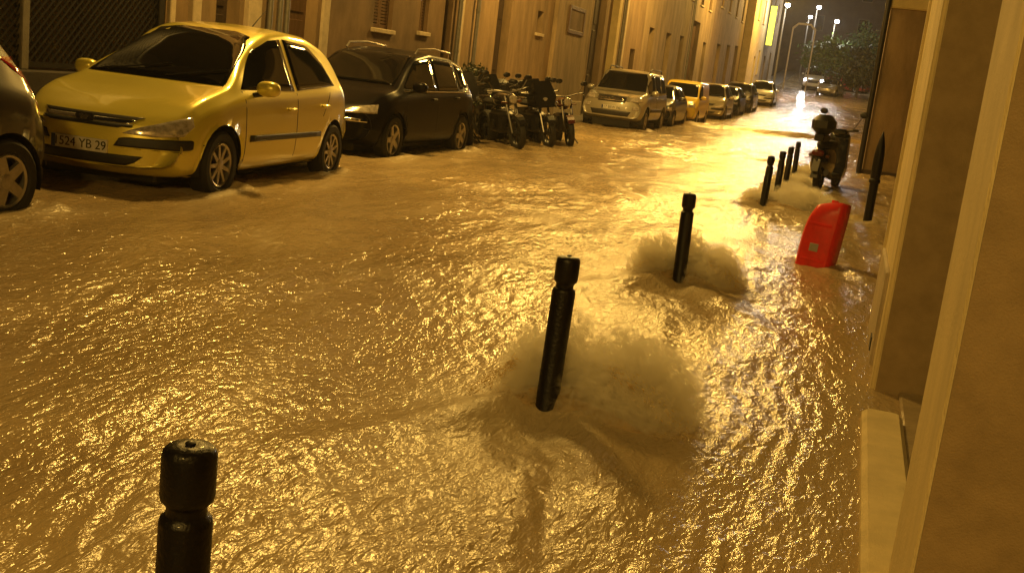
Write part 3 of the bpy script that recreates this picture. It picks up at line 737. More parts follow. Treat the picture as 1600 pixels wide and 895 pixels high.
em = MB().prism([(-.075, .70), (.075, .70), (.085, .66), (.06, .60), (0, .575), (-.06, .60), (-.085, .66)], x + .004, x + .022, 'yz').build('badge', BLACK_PL, y307)
MB().prism([(-.04, .60), (-.018, .60), (-.012, .635), (.012, .625), (.016, .60), (.034, .60), (.028, .65), (.045, .67), (.02, .685), (0, .67), (-.02, .688), (-.05, .672), (-.035, .65)], x + .02, x + .028, 'yz').build('badge_emblem', CHROME, em)
MB().tube([(-.9, .0, 1.56), (-1.05, 0, 1.66), (-1.25, 0, 1.78)], [.008, .006, .003], 6).build('aerial', BLACK_PL, y307)

SUPER = dict(HATCH); SUPER.update(L=3.85, W=1.66, axF=1.2, axR=-1.35, rw=.30, ra=.345,
    top=[(1.92, .60), (1.8, .74), (1.3, .90), (1.0, .97), (.4, 1.28), (.05, 1.42), (-.4, 1.46), (-1.1, 1.43), (-1.45, 1.36), (-1.72, 1.05), (-1.82, .9), (-1.92, .72)],
    belt=[(1.92, .56), (1.2, .86), (0, .93), (-1.2, .98), (-1.92, .88)], bot=[(1.92, .3), (1.7, .2), (-1.6, .2), (-1.92, .3)],
    plan=[(1.92, .9), (1.3, 1), (-1.2, 1), (-1.7, .95), (-1.92, .88)])
SUPER['parts'] = dict(mirror=(.62, .95), plate=.44, side_glass=[[(.78, .98), (.1, 1.33), (-.35, 1.37), (-.35, .97)], [(-.42, .98), (-.42, 1.37), (-.9, 1.34), (-1.25, 1.08)]],
    windshield=[[(-.66, .99), (-.5, 1.38), (.5, 1.38), (.66, .99)]], rear_glass=[[(-.55, 1.02), (-.45, 1.33), (.45, 1.33), (.55, 1.02)]],
    extra=[('FF', [(.4, .58), (.6, .68), (.74, .72), (.76, .60)], 'headlight', LAMP_GLASS), ('BB', [(.60, .76), (.58, 1.15), (.66, 1.15), (.74, .76)], 'tail_light', RED_GLASS),
           ('F', [(-.4, .66), (.4, .66), (.35, .60), (-.35, .60)], 'grille_slot', BLACK_PL), ('F', [(-.5, .38), (-.4, .30), (.4, .30), (.5, .38)], 'air_intake', BLACK_PL)],
    seams=[(.78, .32, .96, .02), (-.39, .32, .95, 0)], handles=[(-.2, .8), (-1.0, .84)])
car(SUPER, 'dark grey hatchback with alloy wheels, its tail against the yellow hatchback', 'car', (-6.42, 4.86, WZ), FRONT, GREY, style='five')

WAGON = dict(HATCH); WAGON.update(L=4.4, W=1.78, axF=1.28, axR=-1.4, rw=.33, ra=.38, roofw=.74, leanR=.03,
    top=[(2.2, .66), (2.1, .78), (1.5, .97), (1.15, 1.03), (.55, 1.36), (.25, 1.5), (-.3, 1.58), (-1.2, 1.55), (-1.75, 1.46), (-2.0, 1.12), (-2.1, .95), (-2.2, .75)],
    belt=[(2.2, .6), (1.3, .92), (0, 1.0), (-1.3, 1.04), (-2.2, .95)], bot=[(2.2, .32), (1.9, .22), (-1.9, .22), (-2.2, .32)],
    plan=[(2.2, .9), (1.5, 1), (-1.5, 1), (-2.2, .9)])
WAGON['parts'] = dict(mirror=(.75, 1.02), plate=.5, side_glass=[[(.92, 1.04), (.3, 1.42), (-.2, 1.48), (-.2, 1.03)], [(-.26, 1.03), (-.26, 1.48), (-1.1, 1.46), (-1.15, 1.05)], [(-1.22, 1.07), (-1.2, 1.45), (-1.55, 1.40), (-1.78, 1.12)]],
    windshield=[[(-.7, 1.06), (-.55, 1.5), (.55, 1.5), (.7, 1.06)]], rear_glass=[[(-.6, 1.1), (-.55, 1.42), (.55, 1.42), (.6, 1.1)]],
    extra=[('FF', [(.42, .66), (.5, .74), (.78, .80), (.80, .68)], 'headlight', LAMP_GLASS), ('BB', [(.62, .85), (.62, 1.2), (.72, 1.2), (.8, .85)], 'tail_light', RED_GLASS),
           ('F', [(-.4, .74), (.4, .74), (.35, .64), (-.35, .64)], 'grille_slot', BLACK_PL), ('F', [(-.75, .60), (.75, .60), (.75, .56), (-.75, .56)], 'bumper_trim', CHROME),
           ('S', [(-1.7, 1.02), (-1.7, 1.033), (.95, 1.005), (.95, .99)], 'belt_trim', CHROME), ('F', [(-.5, .42), (.5, .42), (.45, .32), (-.45, .32)], 'air_intake', BLACK_PL)],
    seams=[(.92, .34, 1.0, .02), (-.23, .34, 1.0, 0)], handles=[(-.05, .9), (-1.0, .93)])
wg, pr = car(WAGON, 'glossy black estate car with roof rails between yellow hatchback and motorbikes', 'car', (-7.0, 15.3, WZ), FRONT, BLACKP, style='five', plate='832 TK 13')
for s in (1, -1):
    MB().tube([(.1, s * .56, 1.52), (0, s * .565, 1.60), (-.6, s * .57, 1.635), (-1.3, s * .565, 1.605), (-1.4, s * .56, 1.5)], .016).build('roof_rail', ALLOY, wg, True)

SUV = dict(HATCH); SUV.update(L=4.5, W=1.86, axF=1.35, axR=-1.35, rw=.37, ra=.43, roofw=.78, bowF=.2, leanF=.05, leanR=.02, bumpz=.6,
    top=[(2.25, .85), (2.18, 1.0), (1.6, 1.12), (1.1, 1.17), (.65, 1.55), (.4, 1.76), (0, 1.83), (-1.6, 1.82), (-2.0, 1.76), (-2.15, 1.4), (-2.2, 1.0), (-2.25, .85)],
    belt=[(2.25, .8), (1.4, 1.03), (0, 1.1), (-2.25, 1.1)], bot=[(2.25, .42), (1.9, .33), (-1.9, .33), (-2.25, .42)], plan=[(2.25, .93), (1.6, 1), (-1.8, 1), (-2.25, .93)])
SUV['parts'] = dict(mirror=(.85, 1.14), plate=.68, side_glass=[[(1.0, 1.16), (.55, 1.62), (0, 1.72), (0, 1.14)], [(-.07, 1.14), (-.07, 1.72), (-.95, 1.72), (-.95, 1.14)], [(-1.02, 1.15), (-1.02, 1.72), (-1.85, 1.68), (-1.95, 1.18)]],
    windshield=[[(-.74, 1.2), (-.64, 1.73), (.64, 1.73), (.74, 1.2)]], rear_glass=[[(-.6, 1.2), (-.55, 1.7), (.55, 1.7), (.6, 1.2)]],
    extra=[('FF', [(.5, .88), (.55, 1.02), (.82, 1.04), (.86, .90)], 'headlight', LAMP_GLASS), ('F', [(-.46, 1.02), (.46, 1.02), (.42, .84), (-.42, .84)], 'grille_slot', BLACK_PL),
           ('F', [(-.44, .955), (.44, .955), (.44, .93), (-.44, .93)], 'grille_bar', CHROME), ('F', [(-.44, .90), (.44, .90), (.44, .88), (-.44, .88)], 'grille_bar', CHROME),
           ('F', [(-.6, .60), (.6, .60), (.55, .46), (-.55, .46)], 'air_intake', BLACK_PL), ('FF', [(.62, .66), (.62, .76), (.8, .76), (.8, .66)], 'fog_light', LAMP_GLASS),
           ('BB', [(.7, .95), (.7, 1.3), (.85, 1.3), (.88, .95)], 'tail_light', RED_GLASS), ('S', [(-1.0, .62), (-1.0, .72), (.9, .72), (.9, .62)], 'side_moulding', BLACK_PL)],
    seams=[(1.0, .45, 1.1, 0), (-.03, .45, 1.1, 0)], handles=[(.1, 1.02), (-.85, 1.03)])
sv, pr = car(SUV, 'silver off-roader with roof rails parked beyond the motorbikes', 'off-roader', (-6.98, 33.45, WZ + .06), FRONT, SILVER, style='five', plate='417 BSW 06')
h = pr.cast('F', 0, .93); MB().lathe([(.06, h[0].x), (.06, h[0].x + .02)], 16, 'x', at=(0, 0, .93)).build('badge', CHROME, sv)
for s in (1, -1): MB().tube([(.2, s * .62, 1.77), (0, s * .64, 1.89), (-1.6, s * .64, 1.88), (-1.8, s * .62, 1.77)], .018).build('roof_rail', BLACK_PL, sv, True)

def at_y(y): return WZ + float(zg(y))
car(SUPER, 'small navy car squeezed between silver off-roader and yellow van', 'car', (-6.85, 38.1, at_y(38.1)), FRONT, NAVY, style='five', res=.6, detail=1)
VAN = dict(SUV); VAN.update(L=4.0, W=1.68, axF=1.25, axR=-1.3, rw=.30, ra=.35, roofw=.86, bowF=.14, leanF=.04,
    top=[(2.0, .75), (1.95, .95), (1.5, 1.06), (1.2, 1.12), (.85, 1.55), (.6, 1.76), (.2, 1.82), (-1.7, 1.82), (-1.95, 1.76), (-2.0, 1.6)],
    belt=[(2.0, .72), (1.3, .98), (0, 1.05), (-2.0, 1.05)], bot=[(2.0, .32), (1.7, .24), (-2.0, .26)], plan=[(2.0, .94), (1.5, 1), (-1.8, 1), (-2.0, .97)])
VAN['parts'] = dict(mirror=(.95, 1.1), plate=.46, side_glass=[[(1.1, 1.12), (.75, 1.58), (.2, 1.68), (.2, 1.1)]], windshield=[[(-.7, 1.15), (-.62, 1.68), (.62, 1.68), (.7, 1.15)]],
    rear_glass=[[(-.5, 1.1), (-.5, 1.6), (.5, 1.6), (.5, 1.1)]],
    extra=[('FF', [(.45, .72), (.5, .86), (.72, .9), (.76, .74)], 'headlight', LAMP_GLASS), ('F', [(-.5, .56), (.5, .56), (.45, .38), (-.45, .38)], 'air_intake', BLACK_PL)], seams=[], handles=[])
vn, pr = car(VAN, 'deep yellow delivery van with a round badge on its nose', 'van', (-6.62, 42.4, at_y(42.4)), FRONT, POST, style='disc', res=.6, detail=1); vn.scale = (.9, .9, .9)
for rr_, mt, dx in ((.15, pmat('orange_badge', (.5, .12, .02), .4), .012), (.09, POST, .018)):
    h = pr.cast('F', 0, .70); MB().lathe([(rr_, h[0].x - .1), (rr_, h[0].x + dx + .03)], 18, 'x', at=(0, 0, .70)).build('badge', mt, vn)
car(HATCH, 'champagne hatchback just past the yellow van', 'car', (-6.5, 49.0, at_y(49)), FRONT, CHAMP, style='multi', res=.6, detail=1)
car(SUPER, 'black small car beyond the champagne hatchback', 'car', (-6.5, 54.5, at_y(54.5)), FRONT, BLACKP, style='five', res=.5, detail=1)
car(WAGON, 'dark grey estate car fourth beyond the silver off-roader', 'car', (-6.5, 60, at_y(60)), FRONT, GREY, style='five', res=.5, detail=1)
car(HATCH, 'white hatchback at the end of the parked row', 'car', (-6.3, 71.0, at_y(71)), FRONT, WHITEP, style='multi', res=.5, detail=1)

# ================================================================== BOLLARDS AND SPLASHES
def bollard_mesh():
    p = [(.054, -.5), (.054, -.05), (.049, -.04), (.0495, .512), (.047, .522), (.038, .529), (.037, .543), (.041, .550), (.048, .557), (.0505, .568), (.0505, .642), (.048, .653), (.041, .660), (.021, .664), (.016, .6635)]
    return MB().lathe(p, 36)
bm = None
BL = ['black post with a domed head standing clear of splashes, first of the bollard row', 'black bollard with a big muddy splash bulging beside it', 'black bollard whose splash rises in a thin ring, before the red barrier',
      'black bollard with a low splash near the dark scooter', 'black bollard first of the close trio by the scooter', 'black bollard in the middle of the close trio by the scooter', 'black bollard last of the close trio by the scooter']
tilt = [(0, 0), (.5, 1.2), (-.4, 1.5), (0, 1.0), (.5, 0), (0, .8), (-.5, .5)]
for k, (x, y) in enumerate(BOLL):
    g = empty('bollard', (x, y, float(zg(y)))); g.rotation_euler = (R(tilt[k][0]), R(tilt[k][1]), rng.uniform(0, 6)); tag(g, BL[k], 'bollard', 'bollards along the pavement edge')
    if bm is None:
        b = bollard_mesh().build('post', BLACK_IRON, g, True); bm = b.data
        c = MB().lathe([(.010, .6625), (.010, .6675), (.005, .670)], 10).build('cap_bolt', DARK_METAL, g, True); cm = c.data
    else:
        for nm, d in (('post', bm), ('cap_bolt', cm)):
            o = bpy.data.objects.new(nm, d); COL.objects.link(o); o.parent = g

SPLASH = bpy.data.materials.new('aerated_water'); SPLASH.use_nodes = True
nt = SPLASH.node_tree; b = nt.nodes['Principled BSDF']; Lk = nt.links
b.inputs['Roughness'].default_value = .4
at_ = nt.nodes.new('ShaderNodeAttribute'); at_.attribute_name = 'polar'
mp = nt.nodes.new('ShaderNodeMapping'); mp.inputs['Scale'].default_value = (3.5, 3.5, 3.0); Lk.new(at_.outputs['Vector'], mp.inputs[0])
n = nt.nodes.new('ShaderNodeTexNoise'); n.inputs['Scale'].default_value = 1.6; n.inputs['Detail'].default_value = 10; n.inputs['Roughness'].default_value = .72; Lk.new(mp.outputs[0], n.inputs['Vector'])
tc = nt.nodes.new('ShaderNodeTexCoord'); nf = nt.nodes.new('ShaderNodeTexNoise'); nf.inputs['Scale'].default_value = 55; nf.inputs['Detail'].default_value = 5; Lk.new(tc.outputs['Object'], nf.inputs['Vector'])
bp = nt.nodes.new('ShaderNodeBump'); bp.inputs['Strength'].default_value = .8; bp.inputs['Distance'].default_value = .022
b2 = nt.nodes.new('ShaderNodeBump'); b2.inputs['Strength'].default_value = .6; b2.inputs['Distance'].default_value = .008
Lk.new(n.outputs['Fac'], bp.inputs['Height']); Lk.new(nf.outputs['Fac'], b2.inputs['Height']); Lk.new(bp.outputs[0], b2.inputs['Normal']); Lk.new(b2.outputs[0], b.inputs['Normal'])
cr = nt.nodes.new('ShaderNodeValToRGB'); cr.color_ramp.elements[0].color = (.62, .49, .29, 1); cr.color_ramp.elements[1].color = (.88, .75, .50, 1)
cr.color_ramp.elements[0].position = .36; cr.color_ramp.elements[1].position = .62
Lk.new(n.outputs['Fac'], cr.inputs[0]); Lk.new(cr.outputs[0], b.inputs['Base Color'])
thn = nt.nodes.new('ShaderNodeAttribute'); thn.attribute_name = 'thin'                     # how torn the sheet is
sm = nt.nodes.new('ShaderNodeMath'); sm.operation = 'MULTIPLY_ADD'; Lk.new(nf.outputs['Fac'], sm.inputs[0]); sm.inputs[1].default_value = .35; Lk.new(n.outputs['Fac'], sm.inputs[2])
sb = nt.nodes.new('ShaderNodeMath'); sb.operation = 'SUBTRACT'; Lk.new(sm.outputs[0], sb.inputs[0]); Lk.new(thn.outputs['Fac'], sb.inputs[1])
tr_ = nt.nodes.new('ShaderNodeBsdfTranslucent'); Lk.new(cr.outputs[0], tr_.inputs['Color']); ms = nt.nodes.new('ShaderNodeMixShader'); ms.inputs[0].default_value = .68
tp = nt.nodes.new('ShaderNodeBsdfTransparent'); m2 = nt.nodes.new('ShaderNodeMixShader')
Lk.new(b.outputs[0], ms.inputs[1]); Lk.new(tr_.outputs[0], ms.inputs[2]); Lk.new(tp.outputs[0], m2.inputs[1]); Lk.new(ms.outputs[0], m2.inputs[2]); Lk.new(m2.outputs[0], nt.nodes['Material Output'].inputs['Surface'])
al = nt.nodes.new('ShaderNodeMapRange'); al.inputs[1].default_value = -.06; al.inputs[2].default_value = .14; Lk.new(sb.outputs[0], al.inputs[0]); Lk.new(al.outputs[0], m2.inputs[0])

def sstep(a, b_, x):
    t = np.clip((x - a) / (b_ - a), 0, 1); return t * t * (3 - 2 * t)
def splash(x, y, label, right=.50, left=.22, hr=.29, hl=.30, back=.22, seed=0, drops=7000, size=1.0):
    nt_, nr = 150, 46; Vs = []; Fs = []; PO = []; TN = []
    th = np.linspace(0, 2 * np.pi, nt_, endpoint=False); t = np.linspace(0, 1, nr)
    TH, T = np.meshgrid(th, t, indexing='ij'); cx = np.cos(TH); sy = np.sin(TH)   # +y is upstream
    wr_ = np.clip(cx, 0, 1); wl_ = np.clip(-cx, 0, 1); wb = np.clip(sy, 0, 1); wf = np.clip(-sy, 0, 1)
    for sh, (k, kz, thn_) in enumerate(((.90, .26, .36),)):
        Rr = (.06 + right * wr_ ** 1.3 + left * wl_ ** 1.3 + back * wb ** 1.5 * .8 + .05 * wf + .16 * wf * (cx > 0) * wr_ ** .5) * k
        Hh = hr * wr_ ** .6 + hl * wl_ ** .8 + .24 * wb ** .8
        Hh = np.minimum(Hh * (1 - sstep(.25, .85, wf)), .33) * kz
        Rr *= 1 + .16 * perlin(cx * 2.3 + seed, sy * 2.3 + sh, 20 + seed) + .10 * perlin(cx * 7, sy * 7 + seed + sh, 21)
        Hh *= 1 + .14 * perlin(cx * 3 + seed, sy * 3 + sh * 3, 22) + .05 * perlin(cx * 9 + seed, sy * 9, 26)
        dome = 1 - sstep(.18, 1.0, T); arc = (1 - T) ** 1.5 * (1 + .5 * T)
        wmix = np.clip(wl_ * 1.2, 0, 1); Z = Hh * ((1 - wmix) * dome + wmix * arc)
        amp = np.clip(Z / .07, 0, 1)
        Z += amp * (.016 * perlin(cx * 5 + T * 2.5 + seed, sy * 5 + sh, 24) + .008 * perlin(cx * 11 * (T + .3), sy * 11 * (T + .3) + sh, 25) + .004 * perlin(cx * 30 * (T + .3), sy * 30 * (T + .3), 27))
        Rad = .045 + (Rr - .045) * T
        Z -= .012 + .05 * T ** 5
        n0 = sum(len(v) for v in Vs)
        Vs.append(np.stack([Rad * cx, Rad * sy, Z], -1).reshape(-1, 3)); PO.append(np.stack([cx, sy, T * 1.2 + sh * 5], -1).reshape(-1, 3))
        TN.append((thn_ + (.20 * sstep(.35, .9, T)) * (1 if sh else .7) + .5 * sstep(.45, .9, wf) + .12 * wl_).reshape(-1))
        Fs += [(n0 + i * nr + j, n0 + ((i + 1) % nt_) * nr + j, n0 + ((i + 1) % nt_) * nr + j + 1, n0 + i * nr + j + 1) for i in range(nt_) for j in range(nr - 1)]
    o = mesh_obj('splash', np.concatenate(Vs), Fs, SPLASH, None, True, (x, y, float(zg(y))))
    o.data.attributes.new('polar', 'FLOAT_VECTOR', 'POINT').data.foreach_set('vector', np.concatenate(PO).ravel().astype(np.float32))
    o.data.attributes.new('thin', 'FLOAT', 'POINT').data.foreach_set('value', np.concatenate(TN).astype(np.float32))
    tag(o, label, 'splash', 'splashes around the bollards', 'stuff')
    rs = np.random.default_rng(seed + 3); N = int(drops)                           # thrown drops, stretched along their flight
    u = rs.uniform(0, 1, N)
    ang = np.where(u < .70, rs.normal(.25, .55, N), np.where(u < .88, math.pi + rs.normal(-.1, .45, N), rs.uniform(.3, 2.8, N)))
    c_, s_ = np.cos(ang), np.sin(ang)
    q = rs.beta(1.25, 1.7, N) * 1.12
    Rm = .06 + right * np.clip(c_, 0, 1) ** 1.2 + left * np.clip(-c_, 0, 1) ** 1.2 + back * .8 * np.clip(s_, 0, 1) ** 1.5 + .05
    lump = 1 + .22 * perlin(c_ * 2.5 + seed, s_ * 2.5, 41) + .16 * perlin(c_ * 8, s_ * 8 + seed, 42)
    top = np.where(c_ > 0, hr, hl) * lump * np.clip(1 - np.where(c_ > 0, q ** 2.0, q ** .9), 0, 1)
    z = top * (1 - np.abs(rs.normal(0, .16, N))) + rs.normal(0, .008, N) - .01
    ok = (z > -.01) & (s_ > -.25) & (q > .35); c_, s_, q, z, Rm = c_[ok], s_[ok], q[ok], z[ok], Rm[ok]; N = len(z)
    rad = .045 + (Rm * (1 + rs.normal(0, .05, N))) * q
    P = np.stack([rad * c_, rad * s_, np.maximum(z, 0)], -1)
    D = np.stack([c_, s_, .5 - 2.2 * q], -1) + rs.normal(0, .25, (N, 3)); D /= np.linalg.norm(D, axis=1)[:, None]
    A = np.cross(D, rs.normal(0, 1, (N, 3))); A /= np.linalg.norm(A, axis=1)[:, None]; B = np.cross(D, A)
    sz = np.exp(rs.normal(math.log(.0017), .5, N))[:, None] * (.7 + .3 * size); ln = sz * rs.uniform(1.3, 3.6, (N, 1))
    V = np.stack([P + D * ln, P + A * sz, P + B * sz, P - A * sz, P - B * sz, P - D * ln], 1).reshape(-1, 3)
    f8 = np.array([(0, 1, 2), (0, 2, 3), (0, 3, 4), (0, 4, 1), (5, 2, 1), (5, 3, 2), (5, 4, 3), (5, 1, 4)])
    Fq = (np.arange(N)[:, None, None] * 6 + f8).reshape(-1, 3)
    tag(mesh_obj('spray_drops', V, Fq, SPRAY, o, True), kind='stuff')
    # the mist of fine droplets itself: two lobes, denser inside
    for cx_, cy_, rx_, ry_, rz_ in ((right * .64, .12, right * .80, .30, hr * 1.45), (-left * .62, .12, left * .72, .20, hl * 1.25), (.02, .19, .19, .17, hl * 1.5)):
        lob = MB().blob((0, 0, 0), (1, 1, 1), 24, 14); mo_ = tag(lob.build('spray_mist', MIST, o), kind='stuff'); mo_.location = (cx_, cy_, -.02); mo_.scale = (rx_, ry_, rz_)
        bm_ = bmesh.new(); bm_.from_mesh(mo_.data); bmesh.ops.remove_doubles(bm_, verts=bm_.verts, dist=1e-4); bmesh.ops.recalc_face_normals(bm_, faces=bm_.faces); bm_.to_mesh(mo_.data); bm_.free()
    return o
MIST = bpy.data.materials.new('spray_mist'); MIST.use_nodes = True; nt = MIST.node_tree; nt.nodes.remove(nt.nodes['Principled BSDF'])
pv = nt.nodes.new('ShaderNodeVolumePrincipled'); pv.inputs['Color'].default_value = (.97, .86, .62, 1); pv.inputs['Anisotropy'].default_value = .15
pv.inputs['Color'].default_value = (1, .97, .88, 1)
tc = nt.nodes.new('ShaderNodeTexCoord'); n1 = nt.nodes.new('ShaderNodeTexNoise'); n1.inputs['Scale'].default_value = 3.6; n1.inputs['Detail'].default_value = 6; n1.inputs['Roughness'].default_value = .68; n1.inputs['Distortion'].default_value = 1.2
ge = nt.nodes.new('ShaderNodeNewGeometry'); sc_ = nt.nodes.new('ShaderNodeVectorMath'); sc_.operation = 'SCALE'; sc_.inputs['Scale'].default_value = 5.0
nt.links.new(ge.outputs['Position'], sc_.inputs[0]); nt.links.new(sc_.outputs[0], n1.inputs['Vector'])
ln_ = nt.nodes.new('ShaderNodeVectorMath'); ln_.operation = 'LENGTH'; nt.links.new(tc.outputs['Object'], ln_.inputs[0])
def mth(op, a_, b_):
    m_ = nt.nodes.new('ShaderNodeMath'); m_.operation = op
    for i_, v_ in enumerate((a_, b_)):
        if isinstance(v_, (int, float)): m_.inputs[i_].default_value = v_
        else: nt.links.new(v_, m_.inputs[i_])
    return m_.outputs[0]
fall = mth('SUBTRACT', 1.0, ln_.outputs['Value']); rag = mth('MULTIPLY', mth('SUBTRACT', n1.outputs['Fac'], .53), 3.3)
dn = mth('MULTIPLY', mth('MAXIMUM', mth('ADD', mth('MULTIPLY', fall, 1.25), rag), 0.0), 66.0)
edge = mth('MINIMUM', mth('MULTIPLY', mth('MAXIMUM', fall, 0.0), 9.0), 1.0)
nt.links.new(mth('MULTIPLY', dn, edge), pv.inputs['Density']); nt.links.new(pv.outputs[0], nt.nodes['Material Output'].inputs['Volume'])
SPRAY = bpy.data.materials.new('spray_water'); SPRAY.use_nodes = True; nt = SPRAY.node_tree
pb_ = nt.nodes['Principled BSDF']; pb_.inputs['Base Color'].default_value = (.88, .76, .52, 1); pb_.inputs['Roughness'].default_value = .3
tl = nt.nodes.new('ShaderNodeBsdfTranslucent'); tl.inputs[0].default_value = (.92, .80, .56, 1); mxs = nt.nodes.new('ShaderNodeMixShader'); mxs.inputs[0].default_value = .6
nt.links.new(pb_.outputs[0], mxs.inputs[1]); nt.links.new(tl.outputs[0], mxs.inputs[2]); nt.links.new(mxs.outputs[0], nt.nodes['Material Output'].inputs['Surface'])
splash(*BOLL[1], 'big muddy splash bulging around the second bollard of the row', seed=1)
splash(*BOLL[2], 'thin muddy splash climbing the bollard before the red barrier', right=.36, left=.34, hr=.24, hl=.30, back=.22, seed=2, drops=4500, size=1.2)
splash(*BOLL[3], 'low wide splash at the bollard near the scooter', right=.75, left=.26, hr=.26, hl=.2, back=.3, seed=3, drops=2500, size=1.6)
for k in (4, 5, 6): splash(*BOLL[k], 'low splash at the close trio of bollards by the scooter', right=.35, left=.25, hr=.2, hl=.18, back=.25, seed=k, drops=1200, size=1.6)

# ---- red plastic barrier, post with pointed top
g = empty('road_barrier', (-.18, 9.95, 0), R(12)); tag(g, 'red plastic road barrier block standing askew in the flood', 'barrier')
poly = [(-.16, -.3), (-.17, .20), (-.15, .40), (-.10, .52), (-.07, .555), (.13, .605), (.155, .57), (.15, .33), (.135, -.3)]
def bevel_prism(poly, y0, y1, b):
    c = np.mean(np.array(poly), 0); sh = [tuple(c + (np.array(p) - c) * (1 - b / .2)) for p in poly]; n = len(poly)
    V = [(a, y0, z) for a, z in sh] + [(a, y0 + b, z) for a, z in poly] + [(a, y1 - b, z) for a, z in poly] + [(a, y1, z) for a, z in sh]
    Fc = [tuple(range(n)), tuple(range(4 * n - 1, 3 * n - 1, -1))]
    for r_ in range(3): Fc += [(r_ * n + i, (r_ + 1) * n + i, (r_ + 1) * n + (i + 1) % n, r_ * n + (i + 1) % n) for i in range(n)]
    return V, Fc
for _ in range(2):
    poly = [q for p0, p1 in zip(poly, poly[1:] + poly[:1]) for q in ((p0[0] * .75 + p1[0] * .25, p0[1] * .75 + p1[1] * .25), (p0[0] * .25 + p1[0] * .75, p0[1] * .25 + p1[1] * .75))]
bb = mesh_obj('body', *bevel_prism(poly, -.10, .13, .03), RED_PL, g, True); bb.data.set_sharp_from_angle(angle=R(50))
g.rotation_euler = (R(-6), R(2), R(-20))
MB().box(-.06, .02, -.106, -.098, .13, .20, .003).build('sticker', pmat('grey_sticker', (.42, .40, .38), .5, noise=.2, nscale=20), g)
MB().box(-.11, .10, -.108, -.10, .36, .385, .003).build('moulded_rib', RED_PL, g)
MB().box(-.11, .10, -.108, -.10, .04, .065, .003).build('moulded_rib', RED_PL, g)
MB().lathe([(.03, 0), (.03, .03)], 12, at=(.03, .01, .575)).build('filler_cap', RED_PL, g)

g = empty('pointed_post', (.27, 14.55, 0)); tag(g, 'slim black post with a long pointed top close to the wall', 'post')
MB().lathe([(.055, -.4), (.055, .55), (.062, .60), (.066, .72), (.062, .88), (.05, .99), (.03, 1.09), (.010, 1.16), (.002, 1.18)], 16).build('shaft', BLACK_IRON, g, True)
MB().lathe([(.06, .52), (.070, .535), (.070, .565), (.06, .58)], 16).build('collar', BLACK_IRON, g, True)

# ================================================================== TWO-WHEELERS
DULL_CHROME = pmat('dull_chrome', (.16, .15, .14), .3, metal=.9); DARK_RIM = pmat('dark_rim', (.05, .05, .05), .4, metal=.7)
def two_wheel(parent, x, r_, wd):
    w = empty('wheel', (x, 0, r_), parent=parent)
    k = ('m', r_, wd)
    if k not in _wheel_cache:
        t = MB().lathe([(r_ - .09, -wd * .35), (r_ - .05, -wd / 2), (r_ - .015, -wd * .4), (r_, 0), (r_ - .015, wd * .4), (r_ - .05, wd / 2), (r_ - .09, wd * .35), (r_ - .09, -wd * .35)], 26, 'y', cap=False).build('tyre', RUBBER, None, True)
        m = MB().lathe([(r_ - .088, -.03), (r_ - .088, .03), (r_ - .105, .03), (r_ - .105, -.03), (r_ - .088, -.03)], 26, 'y', cap=False)
        m.lathe([(.05, -.06), (.05, .06)], 14, 'y')
        for i in range(6):
            a = i * math.pi / 3; m.tube([(.04 * math.cos(a), 0, .04 * math.sin(a)), ((r_ - .1) * math.cos(a + .1), 0, (r_ - .1) * math.sin(a + .1))], .013, 6)
        m = m.build('rim', DARK_RIM, None, True); d = MB().lathe([(.11, .055), (.11, .06)], 20, 'y').build('brake_disc', DULL_CHROME, None)
        _wheel_cache[k] = (t.data, m.data, d.data)
        for q in (t, m, d): bpy.data.objects.remove(q)
    for nm, me_ in zip(('tyre', 'rim', 'brake_disc'), _wheel_cache[k]):
        o = bpy.data.objects.new(nm, me_); COL.objects.link(o); o.parent = w
